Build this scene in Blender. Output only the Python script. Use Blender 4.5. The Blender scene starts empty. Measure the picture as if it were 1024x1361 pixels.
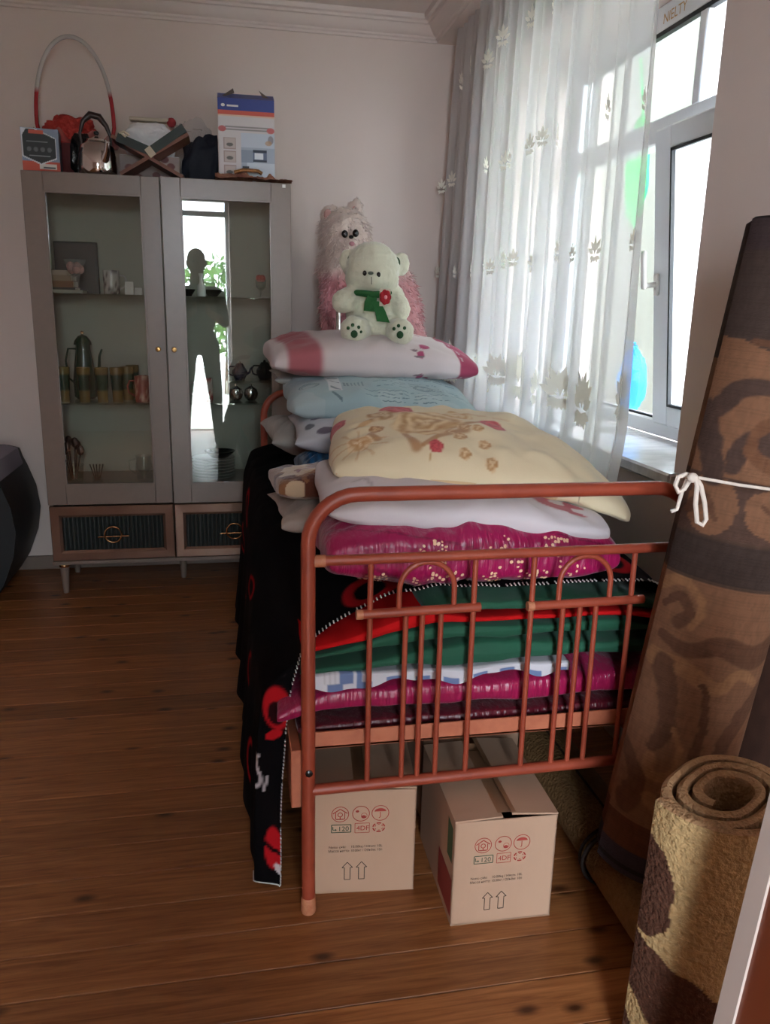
import bpy, bmesh, math, random
import numpy as np
from mathutils import Vector, Matrix

random.seed(7)
rng = np.random.default_rng(11)
SC = bpy.context.scene
COL = SC.collection
PI = math.pi

# ------------------------------------------------------------------ camera
CX, CY = 512.0, 680.5
VY = np.array([300.0, 405.0]); VZ = np.array([415.0, 4900.0])
FPX = math.sqrt(-((VY[0]-CX)*(VZ[0]-CX)+(VY[1]-CY)*(VZ[1]-CY)))
_y = np.array([VY[0]-CX, VY[1]-CY, FPX]); _y /= np.linalg.norm(_y)
_z = np.array([VZ[0]-CX, VZ[1]-CY, FPX]); _z /= -np.linalg.norm(_z)
ROT = np.stack([np.cross(_y, _z), _y, _z])
EYE = np.array([0.0, 0.0, 1.30])

def _ray(u, v): return ROT @ np.array([(u-CX)/FPX, (v-CY)/FPX, 1.0])
def ony(u, v, y): d = _ray(u, v); return Vector(EYE + d*(y-EYE[1])/d[1])
def onx(u, v, x): d = _ray(u, v); return Vector(EYE + d*(x-EYE[0])/d[0])
def onz(u, v, z=0.0): d = _ray(u, v); return Vector(EYE + d*(z-EYE[2])/d[2])

cam_data = bpy.data.cameras.new('camera')
cam = bpy.data.objects.new('camera', cam_data); COL.objects.link(cam)
cam_data.sensor_fit = 'VERTICAL'; cam_data.sensor_height = 36.0
cam_data.lens = 36.0*FPX/1361.0
cam_data.clip_start = 0.01; cam_data.clip_end = 200
m = Matrix.Identity(4)
for i in range(3):
    m[i][0] = ROT[i, 0]; m[i][1] = -ROT[i, 1]; m[i][2] = -ROT[i, 2]; m[i][3] = EYE[i]
cam.matrix_world = m
SC.camera = cam

# ------------------------------------------------------------------ world, portals, exposure
world = bpy.data.worlds.new('overcast_sky'); SC.world = world; world.use_nodes = True
bg = world.node_tree.nodes['Background']
bg.inputs['Color'].default_value = (0.80, 0.90, 1.0, 1); bg.inputs['Strength'].default_value = 10.5
SC.view_settings.view_transform = 'Standard'
SC.view_settings.look = 'None'
SC.view_settings.gamma = 1.0
SC.view_settings.use_curve_mapping = False
SC.view_settings.exposure = 2.15
SC.cycles.use_denoising = True
SC.cycles.max_bounces = 12
SC.cycles.diffuse_bounces = 6
SC.cycles.transparent_max_bounces = 24
SC.cycles.caustics_reflective = False
SC.cycles.caustics_refractive = False

def portal(name, loc, rot, sx, sy):
    l = bpy.data.lights.new(name, 'AREA'); l.shape = 'RECTANGLE'; l.size = sx; l.size_y = sy
    l.cycles.is_portal = True
    o = bpy.data.objects.new(name, l); COL.objects.link(o); o.location = loc; o.rotation_euler = rot
    return o
# room extents in metres
XW, XL, YB, YF, ZC = 1.17, -2.7, 4.08, -1.35, 2.60     # right wall, left wall, back wall, wall behind camera, ceiling
WY0, WY1, WZ0, WZ1, XF = 1.93, 3.45, 0.893, 2.30, 1.49   # window opening and frame plane
DX0, DX1, DZ1 = -0.34, 0.335, 2.36                       # glazed door opening behind the camera
portal('window_portal', (XF+0.10, (WY0+WY1)/2, (WZ0+WZ1)/2), (0, PI/2, 0), WZ1-WZ0, WY1-WY0)
portal('door_portal_offscreen', ((DX0+DX1)/2, YF-0.32, DZ1/2), (PI/2, 0, 0), DX1-DX0, DZ1)

# ------------------------------------------------------------------ helpers
def lin(h):
    h = h.lstrip('#'); c = [int(h[i:i+2], 16)/255 for i in (0, 2, 4)]
    return np.array([x/12.92 if x <= 0.04045 else ((x+0.055)/1.055)**2.4 for x in c])

def _hash(ix, iy, iz, seed):
    n = (ix*374761393 + iy*668265263 + iz*2147483647 + seed*144665) & 0xffffffff
    n = ((n ^ (n >> 13))*1274126177) & 0xffffffff
    n = ((n ^ (n >> 16))*2246822519) & 0xffffffff
    return ((n ^ (n >> 15)) & 0xffff)/65535.0

def noise(x, y, z=0.0, seed=0):
    x, y, z = np.broadcast_arrays(np.asarray(x, float), np.asarray(y, float), np.asarray(z, float))
    ix, iy, iz = [np.floor(a).astype(np.int64) for a in (x, y, z)]
    fx, fy, fz = x-ix, y-iy, z-iz
    fx, fy, fz = [t*t*(3-2*t) for t in (fx, fy, fz)]
    r = 0
    for a in (0, 1):
        for b in (0, 1):
            for c in (0, 1):
                w = (fx if a else 1-fx)*(fy if b else 1-fy)*(fz if c else 1-fz)
                r = r+w*_hash(ix+a, iy+b, iz+c, seed)
    return r*2-1

def fbm(x, y, z=0.0, seed=0, oct=3):
    r = 0; a = 1.0; f = 1.0
    for k in range(oct):
        r = r+a*noise(np.asarray(x)*f, np.asarray(y)*f, np.asarray(z)*f, seed+k); a *= 0.5; f *= 2.03
    return r

def sstep(a, b, x):
    t = np.clip((x-a)/(b-a), 0, 1); return t*t*(3-2*t)

def mixc(base, col, mask):
    return base*(1-mask[..., None])+np.asarray(col)*mask[..., None]

def spline(pts, n=8):
    P = [np.array(p, float) for p in pts]; P = [2*P[0]-P[1]]+P+[2*P[-1]-P[-2]]; out = []
    for i in range(1, len(P)-2):
        for k in range(n):
            t = k/n; a, b, c, d = P[i-1:i+3]
            out.append(0.5*((2*b)+(c-a)*t+(2*a-5*b+4*c-d)*t*t+(-a+3*b-3*c+d)*t**3))
    return out+[P[-2]]

def scroll(u, v, pts, w0, w1, soft=0.15):
    q = spline(pts); n = len(q)-1; best = np.full(np.shape(u), 9.0)
    for i in range(n):
        (x0, y0), (x1, y1) = q[i], q[i+1]; ex, ey = x1-x0, y1-y0; L = ex*ex+ey*ey+1e-12
        t = np.clip(((u-x0)*ex+(v-y0)*ey)/L, 0, 1); w = w0+(w1-w0)*(i+t)/n
        best = np.minimum(best, np.hypot(u-x0-t*ex, v-y0-t*ey)/w)
    return 1-sstep(1-soft, 1+soft, best)

def ell(u, v, cx, cy, rx, ry, ang=0.0, soft=0.08):
    c, s = math.cos(ang), math.sin(ang); du, dv = u-cx, v-cy
    a = (du*c+dv*s)/rx; b = (-du*s+dv*c)/ry
    r = np.sqrt(a*a+b*b)
    return 1-sstep(1-soft, 1+soft, r)

def stroke(u, v, pts, w, soft=0.3):
    d = np.full(np.shape(u), 9.0)
    for (x0, y0), (x1, y1) in zip(pts[:-1], pts[1:]):
        ex, ey = x1-x0, y1-y0; L = ex*ex+ey*ey+1e-12
        t = np.clip(((u-x0)*ex+(v-y0)*ey)/L, 0, 1)
        d = np.minimum(d, np.hypot(u-x0-t*ex, v-y0-t*ey))
    return 1-sstep(w*(1-soft), w*(1+soft), d)

ORIG = {}
def _tag(o, label, cat, group=None, kind=None):
    if label: o['label'] = label
    if cat: o['category'] = cat
    if group: o['group'] = group
    if kind: o['kind'] = kind
    return o

def thing(name, loc, label, cat, group=None, kind=None):
    o = bpy.data.objects.new(name, None); COL.objects.link(o); o.location = loc
    o.empty_display_size = 0.05
    ORIG[o] = Vector(loc)
    return _tag(o, label, cat, group, kind)

class B:
    """collects shapes in world coordinates and links them as one mesh object"""
    def __init__(s): s.v = []; s.f = []; s.c = []; s.n = 0
    def add(s, verts, faces, cols=None):
        verts = [tuple(p) for p in verts]
        s.v += verts; n = s.n
        s.f += [tuple(i+n for i in f) for f in faces]
        if cols is None: cols = [(1, 1, 1)]*len(verts)
        s.c += [tuple(c) for c in cols]
        s.n += len(verts); return s
    def box(s, x0, x1, y0, y1, z0, z1, bev=0.0, M=None, seg=1):
        bm = bmesh.new(); bmesh.ops.create_cube(bm, size=1)
        for p in bm.verts: p.co = Vector(((x0+x1)/2+p.co.x*(x1-x0), (y0+y1)/2+p.co.y*(y1-y0), (z0+z1)/2+p.co.z*(z1-z0)))
        if bev > 0: bmesh.ops.bevel(bm, geom=list(bm.edges), offset=bev, segments=seg, affect='EDGES', profile=0.5)
        return s.bm(bm, M)
    def bm(s, bm, M=None):
        bm.verts.index_update()
        vs = [(M @ p.co if M else p.co.copy()) for p in bm.verts]
        s.add(vs, [[p.index for p in f.verts] for f in bm.faces]); bm.free(); return s
    def tube(s, pts, r, n=10, cap=True, closed=False, flat=1.0):
        pts = [Vector(p) for p in pts]; N = len(pts)
        rs = r if hasattr(r, '__len__') else [r]*N
        up = None; rings = []
        for i, p in enumerate(pts):
            a = pts[i-1] if (i > 0 or closed) else p
            b = pts[(i+1) % N] if (i < N-1 or closed) else p
            t = (b-a); t = t.normalized() if t.length > 1e-9 else Vector((0, 0, 1))
            if up is None:
                up = Vector((0, 0, 1)) if abs(t.z) < 0.9 else Vector((1, 0, 0))
            up = up-t*up.dot(t)
            if up.length < 1e-6: up = Vector((1, 0, 0))-t*t.x
            up.normalize(); side = t.cross(up)
            rings.append([p+(side*math.cos(2*PI*k/n)+up*math.sin(2*PI*k/n)*flat)*rs[i] for k in range(n)])
        vs = [q for rg in rings for q in rg]; fs = []
        M_ = N if closed else N-1
        for i in range(M_):
            j = (i+1) % N
            for k in range(n): fs.append((i*n+k, i*n+(k+1) % n, j*n+(k+1) % n, j*n+k))
        if cap and not closed:
            fs.append(tuple(range(n))[::-1]); fs.append(tuple((N-1)*n+k for k in range(n)))
        return s.add(vs, fs)
    def lathe(s, prof, center=(0, 0, 0), n=24, M=None, sx=1.0, sy=1.0):
        c = Vector(center); vs = []; fs = []
        for r, z in prof:
            for k in range(n):
                a = 2*PI*k/n; p = Vector((r*math.cos(a)*sx, r*math.sin(a)*sy, z))
                vs.append((M @ p if M else p)+c)
        for i in range(len(prof)-1):
            for k in range(n): fs.append((i*n+k, i*n+(k+1) % n, (i+1)*n+(k+1) % n, (i+1)*n+k))
        if prof[0][0] > 1e-5: fs.append(tuple(range(n))[::-1])
        if prof[-1][0] > 1e-5: fs.append(tuple((len(prof)-1)*n+k for k in range(n)))
        return s.add(vs, fs)
    def ball(s, c, r, n=16, rot=None):
        r = r if hasattr(r, '__len__') else (r, r, r); c = Vector(c); vs = []; fs = []
        m_ = n//2
        for i in range(m_+1):
            t = PI*i/m_
            for k in range(n):
                a = 2*PI*k/n
                p = Vector((math.sin(t)*math.cos(a)*r[0], math.sin(t)*math.sin(a)*r[1], -math.cos(t)*r[2]))
                vs.append((rot @ p if rot else p)+c)
        for i in range(m_):
            for k in range(n): fs.append((i*n+k, i*n+(k+1) % n, (i+1)*n+(k+1) % n, (i+1)*n+k))
        return s.add(vs, fs)
    def prism(s, poly, ax, d0, d1):
        """polygon extruded along axis ax; poly holds the other two coordinates in xyz order"""
        def mk(p, d):
            q = list(p); q.insert(ax, d); return tuple(q)
        n = len(poly); vs = [mk(p, d0) for p in poly]+[mk(p, d1) for p in poly]
        fs = [tuple(range(n)), tuple(range(n, 2*n))[::-1]]+[(i, i+n, (i+1) % n+n, (i+1) % n) for i in range(n)]
        return s.add(vs, fs)
    def grid(s, P, cols=None, cu=False, cv=False):
        """P: array (nu, nv, 3)"""
        nu, nv = P.shape[:2]; fs = []
        for i in range(nu if cu else nu-1):
            for j in range(nv if cv else nv-1):
                a, b = (i+1) % nu, (j+1) % nv
                fs.append((i*nv+j, a*nv+j, a*nv+b, i*nv+b))
        return s.add(P.reshape(-1, 3), fs, None if cols is None else np.asarray(cols).reshape(-1, 3))
    def obj(s, name, mat, parent=None, smooth=40, base=None, label=None, cat=None, group=None, kind=None, flip=True):
        me = bpy.data.meshes.new(name)
        V = np.array(s.v, float).reshape(-1, 3)
        if parent is not None: o0 = ORIG[parent]
        elif base is not None: o0 = Vector(base)
        else: o0 = Vector(((V[:, 0].min()+V[:, 0].max())/2, (V[:, 1].min()+V[:, 1].max())/2, V[:, 2].min()))
        V = V-np.array(o0)
        me.from_pydata(V.tolist(), [], s.f)
        if flip:
            bm = bmesh.new(); bm.from_mesh(me); bmesh.ops.recalc_face_normals(bm, faces=bm.faces); bm.to_mesh(me); bm.free()
        ca = me.color_attributes.new('Col', 'FLOAT_COLOR', 'POINT')
        C4 = np.ones((len(s.v), 4), np.float32); C4[:, :3] = np.array(s.c).reshape(-1, 3); ca.data.foreach_set('color', C4.ravel())
        if smooth:
            me.polygons.foreach_set('use_smooth', [True]*len(me.polygons))
            if smooth < 180: me.set_sharp_from_angle(angle=math.radians(smooth))
        me.materials.append(mat)
        o = bpy.data.objects.new(name, me); COL.objects.link(o)
        if parent is not None:
            o.parent = parent; ORIG[o] = ORIG[parent].copy()
        else:
            o.location = o0; ORIG[o] = Vector(o0)
        return _tag(o, label, cat, group, kind)

def clone(o, loc=None, parent=None, label=None):
    """copy of a thing and of all its parts"""
    c = o.copy(); COL.objects.link(c)
    if parent is not None: c.parent = parent
    if loc is not None: c.location = loc
    ORIG[c] = Vector(loc) if loc is not None else ORIG[o].copy()
    if label: c['label'] = label
    for ch in list(o.children): clone(ch, None, c)
    return c

# ------------------------------------------------------------------ materials
def newmat(name):
    mt = bpy.data.materials.new(name); mt.use_nodes = True
    nt = mt.node_tree; b = nt.nodes['Principled BSDF']; return mt, nt, b
def nd(nt, t, **kw):
    n = nt.nodes.new(t)
    for k, v in kw.items():
        if k in n.inputs: n.inputs[k].default_value = v
        else: setattr(n, k, v)
    return n
def coords(nt, scale=(1, 1, 1), obj=True):
    tc = nd(nt, 'ShaderNodeTexCoord'); mp = nd(nt, 'ShaderNodeMapping'); mp.inputs['Scale'].default_value = scale
    nt.links.new(tc.outputs['Object' if obj else 'Generated'], mp.inputs['Vector']); return mp.outputs['Vector']
def bump(nt, b, hsock, strength=0.3, dist=0.01):
    bp = nd(nt, 'ShaderNodeBump', Strength=strength, Distance=dist)
    nt.links.new(hsock, bp.inputs['Height']); nt.links.new(bp.outputs['Normal'], b.inputs['Normal'])

def mat(name, col, rough=0.5, metal=0.0, var=0.0, vscale=8.0, bmp=0.0, bscale=60.0, attr=False, sheen=0.0, stretch=(1, 1, 1),
        col2=None, spec=0.5, coat=0.0, bdist=0.004, trans=0.0):
    """principled material: optional colour attribute (print), noise variation towards col2, noise bump"""
    mt, nt, b = newmat(name)
    b.inputs['Roughness'].default_value = rough; b.inputs['Metallic'].default_value = metal
    b.inputs['Specular IOR Level'].default_value = spec
    if coat: b.inputs['Coat Weight'].default_value = coat; b.inputs['Coat Roughness'].default_value = 0.1
    if sheen:
        b.inputs['Sheen Weight'].default_value = sheen; b.inputs['Sheen Roughness'].default_value = 0.4
    c = lin(col) if isinstance(col, str) else np.array(col)
    src = None
    if attr:
        a = nd(nt, 'ShaderNodeVertexColor', layer_name='Col'); src = a.outputs['Color']
    if var:
        nz = nd(nt, 'ShaderNodeTexNoise', Scale=vscale, Detail=4.0, Roughness=0.6)
        nt.links.new(coords(nt, stretch), nz.inputs['Vector'])
        mx = nd(nt, 'ShaderNodeMix', data_type='RGBA')
        mx.blend_type = 'MIX'
        c2 = lin(col2) if isinstance(col2, str) else (np.array(col2) if col2 is not None else c*0.6)
        mr = nd(nt, 'ShaderNodeMapRange'); mr.inputs[1].default_value = 0.4; mr.inputs[2].default_value = 0.7
        mr.inputs[3].default_value = 0.0; mr.inputs[4].default_value = var
        nt.links.new(nz.outputs['Fac'], mr.inputs[0]); nt.links.new(mr.outputs[0], mx.inputs[0])
        if src is not None: nt.links.new(src, mx.inputs[6])
        else: mx.inputs[6].default_value = (*c, 1)
        mx.inputs[7].default_value = (*c2, 1)
        src = mx.outputs[2]
    if src is not None: nt.links.new(src, b.inputs['Base Color'])
    else: b.inputs['Base Color'].default_value = (*c, 1)
    if bmp:
        nz = nd(nt, 'ShaderNodeTexNoise', Scale=bscale, Detail=3.0)
        nt.links.new(coords(nt, stretch), nz.inputs['Vector']); bump(nt, b, nz.outputs['Fac'], bmp, bdist)
    return mt

def glass_mat(name, tint=(1, 1, 1), ior=1.5, rough=0.0):
    """thin pane: clear transmission plus Fresnel reflection"""
    mt, nt, b = newmat(name); nt.nodes.remove(b)
    out = nt.nodes['Material Output']
    tr = nd(nt, 'ShaderNodeBsdfTransparent', Color=(*tint, 1)); gl = nd(nt, 'ShaderNodeBsdfGlossy', Roughness=rough)
    gl.inputs['Color'].default_value = (1, 1, 1, 1)
    fr = nd(nt, 'ShaderNodeFresnel', IOR=ior); mx = nd(nt, 'ShaderNodeMixShader')
    ge = nd(nt, 'ShaderNodeNewGeometry'); mr = nd(nt, 'ShaderNodeMapRange'); mr.inputs[3].default_value = ior; mr.inputs[4].default_value = 1/ior
    nt.links.new(ge.outputs['Backfacing'], mr.inputs[0]); nt.links.new(mr.outputs[0], fr.inputs['IOR'])   # same reflectance from both faces
    nt.links.new(fr.outputs[0], mx.inputs[0]); nt.links.new(tr.outputs[0], mx.inputs[1]); nt.links.new(gl.outputs[0], mx.inputs[2])
    nt.links.new(mx.outputs[0], out.inputs['Surface']); return mt

def sheer_mat(name, col=(0.9, 0.9, 0.88), see=0.5, transl=0.6):
    mt, nt, b = newmat(name); nt.nodes.remove(b); out = nt.nodes['Material Output']
    tr = nd(nt, 'ShaderNodeBsdfTransparent'); tl = nd(nt, 'ShaderNodeBsdfTranslucent', Color=(*col, 1)); df = nd(nt, 'ShaderNodeBsdfDiffuse', Color=(*col, 1))
    m1 = nd(nt, 'ShaderNodeMixShader', Fac=1-transl); m2 = nd(nt, 'ShaderNodeMixShader', Fac=1-see)
    nt.links.new(tl.outputs[0], m1.inputs[1]); nt.links.new(df.outputs[0], m1.inputs[2])
    nt.links.new(tr.outputs[0], m2.inputs[1]); nt.links.new(m1.outputs[0], m2.inputs[2])
    nt.links.new(m2.outputs[0], out.inputs['Surface']); return mt

def wood_floor():
    mt, nt, b = newmat('stained_pine')
    oi = nd(nt, 'ShaderNodeObjectInfo')
    tc = nd(nt, 'ShaderNodeTexCoord'); add = nd(nt, 'ShaderNodeVectorMath', operation='ADD'); sc = nd(nt, 'ShaderNodeVectorMath', operation='SCALE'); sc.inputs['Scale'].default_value = 37.0
    cb = nd(nt, 'ShaderNodeCombineXYZ'); nt.links.new(oi.outputs['Random'], cb.inputs[0]); nt.links.new(oi.outputs['Random'], cb.inputs[1])
    nt.links.new(cb.outputs[0], sc.inputs[0]); nt.links.new(tc.outputs['Object'], add.inputs[0]); nt.links.new(sc.outputs[0], add.inputs[1])
    def mp(s):
        q = nd(nt, 'ShaderNodeMapping'); q.inputs['Scale'].default_value = s; nt.links.new(add.outputs[0], q.inputs['Vector']); return q.outputs[0]
    g = nd(nt, 'ShaderNodeTexNoise', Scale=6.0, Detail=6.0, Roughness=0.65, Distortion=0.6); nt.links.new(mp((0.8, 14, 14)), g.inputs['Vector'])
    r1 = nd(nt, 'ShaderNodeValToRGB'); nt.links.new(g.outputs['Fac'], r1.inputs['Fac'])
    e = r1.color_ramp.elements; e[0].position = 0.3; e[0].color = (*lin('#75421f'), 1); e[1].position = 0.72; e[1].color = (*lin('#ad7142'), 1)
    # knots
    vo = nd(nt, 'ShaderNodeTexVoronoi', voronoi_dimensions='2D', Scale=1.0, Randomness=1.0); nt.links.new(mp((2.6, 5.2, 1.0)), vo.inputs['Vector'])
    kr = nd(nt, 'ShaderNodeMapRange'); kr.inputs[1].default_value = 0.02; kr.inputs[2].default_value = 0.085; kr.inputs[3].default_value = 1.0; kr.inputs[4].default_value = 0.0
    nt.links.new(vo.outputs['Distance'], kr.inputs[0])
    m1 = nd(nt, 'ShaderNodeMix', data_type='RGBA'); nt.links.new(kr.outputs[0], m1.inputs[0]); nt.links.new(r1.outputs[0], m1.inputs[6]); m1.inputs[7].default_value = (*lin('#45230f'), 1)
    # board to board tone
    mr = nd(nt, 'ShaderNodeMapRange'); mr.inputs[3].default_value = 0.8; mr.inputs[4].default_value = 1.12; nt.links.new(oi.outputs['Random'], mr.inputs[0])
    hv = nd(nt, 'ShaderNodeHueSaturation'); nt.links.new(mr.outputs[0], hv.inputs['Value']); nt.links.new(m1.outputs[2], hv.inputs['Color'])
    nt.links.new(hv.outputs[0], b.inputs['Base Color'])
    b.inputs['Roughness'].default_value = 0.42
    bump(nt, b, g.outputs['Fac'], 0.12, 0.003)
    return mt

def plaster(name, col, col2):
    mt, nt, b = newmat(name)
    n1 = nd(nt, 'ShaderNodeTexNoise', Scale=1.3, Detail=3.0); nt.links.new(coords(nt), n1.inputs['Vector'])
    n2 = nd(nt, 'ShaderNodeTexNoise', Scale=38.0, Detail=5.0); nt.links.new(coords(nt), n2.inputs['Vector'])
    mx = nd(nt, 'ShaderNodeMix', data_type='RGBA'); nt.links.new(n1.outputs['Fac'], mx.inputs[0])
    mx.inputs[6].default_value = (*lin(col), 1); mx.inputs[7].default_value = (*lin(col2), 1)
    nt.links.new(mx.outputs[2], b.inputs['Base Color']); b.inputs['Roughness'].default_value = 0.85
    bump(nt, b, n2.outputs['Fac'], 0.12, 0.004); return mt

M = {}
M['wall'] = plaster('wall_paint', '#d8c9c1', '#d1c1b9')
M['ceil'] = plaster('ceiling_paint', '#d9ccc5', '#d3c6bf')
M['floor'] = wood_floor()
M['white_pvc'] = mat('white_pvc', '#dfe3e8', 0.3)
M['sill'] = mat('marble_sill', '#dcdde0', 0.25, var=0.5, vscale=9, col2='#b0b4ba', stretch=(1, 4, 1))
M['rubber'] = mat('black_gasket', '#1b1e22', 0.6)
M['pane'] = glass_mat('window_glass')
M['cabglass'] = glass_mat('cabinet_glass', tint=(0.93, 0.96, 0.94), ior=1.6)
M['cab'] = mat('cabinet_lacquer', '#817167', 0.30, var=0.25, vscale=30, col2='#75665d', bmp=0.05, bscale=300)
M['cabin'] = mat('cabinet_inside', '#a9a598', 0.6)
M['drawerframe'] = mat('bronze_drawer_frame', '#8c6c5c', 0.16, metal=0.55, var=0.4, vscale=5, col2='#a88b7b')
M['drawerpanel'] = mat('dark_ribbed_panel', '#2b312f', 0.3)
M['gold'] = mat('gold_metal', '#d8a878', 0.22, metal=1.0)
M['brass'] = mat('brass_knob', '#b8905a', 0.3, metal=1.0)
M['chrome'] = mat('chrome', '#d6d3d0', 0.07, metal=1.0)
M['bed'] = mat('bed_paint', '#9c4630', 0.38, var=0.55, vscale=14, col2='#7d2f20', bmp=0.08, bscale=120)
M['bedworn'] = mat('bed_paint_worn', '#c07f5c', 0.5, var=0.6, vscale=60, col2='#9c4a30')
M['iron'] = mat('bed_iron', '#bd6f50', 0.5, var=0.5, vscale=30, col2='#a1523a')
M['cloth'] = mat('printed_cloth', '#ffffff', 0.8, attr=True, bmp=0.15, bscale=220, sheen=0.15, bdist=0.002)
M['plush'] = mat('plush', '#ffffff', 0.95, attr=True, bmp=0.6, bscale=140, sheen=0.5, bdist=0.004)
M['satin'] = mat('satin', '#ffffff', 0.3, attr=True, bmp=0.7, bscale=30, sheen=0.2, bdist=0.010, spec=0.6, stretch=(2.2, 1, 0.4))
M['felt'] = mat('felt_blanket', '#ffffff', 0.97, attr=True, bmp=0.25, bscale=260, spec=0.08, bdist=0.002)
M['carpet'] = mat('woven_carpet', '#ffffff', 0.95, attr=True, bmp=0.5, bscale=150, stretch=(1, 1, 5), spec=0.1, bdist=0.004)
M['shag'] = mat('shaggy_carpet', '#ffffff', 0.95, attr=True, bmp=1.0, bscale=120, spec=0.1, bdist=0.008)
M['card'] = mat('corrugated_card', '#b9967c', 0.8, var=0.25, vscale=7, col2='#a8836a', bmp=0.05, bscale=90, stretch=(1, 1, 0.3))
M['paint'] = mat('printed_card', '#ffffff', 0.5, attr=True)
M['ceramic'] = mat('glazed_print', '#ffffff', 0.2, attr=True)
M['inkred'] = mat('red_ink', '#a8433a', 0.8)
M['inkgreen'] = mat('dark_green_ink', '#4a5a48', 0.8)
M['inkblack'] = mat('dark_ink', '#4a4038', 0.8)
M['white'] = mat('white_plastic', '#d9d6d2', 0.5)
M['black'] = mat('black_plastic', '#151515', 0.35)
M['crystal'] = glass_mat('drinking_glass', tint=(0.9, 0.93, 0.93), ior=1.55)
M['plasticbag'] = sheer_mat('clear_plastic', (0.8, 0.8, 0.8), 0.8, 0.3)
M['greenbag'] = sheer_mat('green_plastic', (0.10, 0.75, 0.30), 0.15, 0.7)
M['bluebag'] = sheer_mat('blue_plastic', (0.08, 0.45, 0.85), 0.15, 0.7)
M['sheer'] = sheer_mat('sheer_voile', (0.76, 0.765, 0.77), 0.36, 0.74)
M['lace'] = sheer_mat('embroidery_thread', (0.86, 0.84, 0.76), 0.04, 0.35)
M['rope'] = mat('white_rope', '#d8ccc0', 0.9, bmp=0.4, bscale=200)
M['terrain'] = mat('outside_paving', '#a39e94', 0.9, var=0.4)
M['stucco'] = mat('cream_stucco', '#939389', 0.9, var=0.3, vscale=2, col2='#87877c')
M['dullwhite'] = mat('weathered_white_paint', '#c6c8c8', 0.8)
M['leaf'] = mat('leaf', '#5f8a35', 0.6, var=0.7, vscale=3, col2='#37601f')
M['bark'] = mat('bark', '#5a4432', 0.9, bmp=0.4)
# ================================================================== the setting
def struct(b, name, mt, parent=None, smooth=30, label=None): 
    return b.obj(name, mt, parent, smooth=smooth, label=label, kind=None if parent else 'structure')

floor = struct(B().box(XL-0.3, XF+0.12, YF-0.3, YB+0.3, -0.10, -0.022), 'floor', M['bark'], label='reddish brown varnished pine plank floor')
bw = 0.113
proto = None; k = 0; y = YF
while y < YB:
    if proto is None:
        bb = B().box(XL, XW, y+0.0008, y+bw-0.0008, -0.022, 0.0, 0.0015)
        proto = bb.obj('floor_board', M['floor'], floor, smooth=30)
    else:
        c = proto.copy(); COL.objects.link(c); c.parent = floor; c.location = (0, y-YF, 0)
    y += bw
struct(B().box(XL-0.3, XF+0.3, YF-0.3, YB+0.3, ZC, ZC+0.15), 'ceiling', M['ceil'], label='pale plastered ceiling')
struct(B().box(XL-0.3, XF+0.2, YB, YB+0.25, -0.02, ZC), 'wall_back', M['wall'], label='pinkish grey plastered wall behind the cabinet')
struct(B().box(XL-0.25, XL, YF, YB, -0.02, ZC), 'wall_left', M['wall'], label='plain plastered wall beside the sofa')
XO = XF+0.12
b = B()
b.box(XW, XO, YF, WY0, -0.02, ZC).box(XW, XO, WY1, YB, -0.02, ZC).box(XW, XO, WY0, WY1, -0.02, WZ0-0.035).box(XW, XO, WY0, WY1, WZ1, ZC)
struct(b, 'wall_right', M['wall'], label='plastered wall with the deep window opening')
b = B()
b.box(XL, DX0, YF-0.28, YF, -0.02, ZC).box(DX1, XW, YF-0.28, YF, -0.02, ZC).box(DX0, DX1, YF-0.28, YF, DZ1, ZC)
struct(b, 'wall_front', M['wall'], label='plastered wall with the glazed balcony door opening')

# cornice: moulded profile (distance from wall, height)
prof = [(0, 2.508), (0.008, 2.508), (0.010, 2.518), (0.018, 2.522), (0.020, 2.530), (0.034, 2.536), (0.052, 2.556), (0.060, 2.566), (0.070, 2.568), (0.074, 2.578), (0.088, 2.582), (0.094, 2.600), (0, 2.600)]
XS = 1.012                                                # inner face of the curtain soffit
def cornice_back():
    vs = []; n = len(prof)
    for d, z in prof: vs.append((XL+d, YB-d, z))
    for d, z in prof: vs.append((XS-d, YB-d, z))
    fs = [(i, (i+1) % n, (i+1) % n+n, i+n) for i in range(n)]
    return B().add(vs, fs)
def cornice_side():
    vs = []; n = len(prof)
    for d, z in prof: vs.append((XS-d, YB-d, z))
    for d, z in prof: vs.append((XS-d, YF, z))
    fs = [(i, (i+1) % n, (i+1) % n+n, i+n) for i in range(n)]
    return B().add(vs, fs)
struct(cornice_back(), 'trim_1', M['ceil'], smooth=25, label='moulded white plaster cornice along the back wall')
struct(cornice_side(), 'trim_2', M['ceil'], smooth=25, label='moulded plaster cornice along the curtain soffit')
struct(B().box(XS, XW+0.001, YF, YB, 2.508, ZC), 'trim_3', M['ceil'], label='boxed plaster soffit above the sheer curtain')
struct(B().box(XL, XW, YB-0.014, YB, 0, 0.07, 0.004), 'baseboard_back', M['cab'], label='low brown skirting along the back wall')

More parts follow.
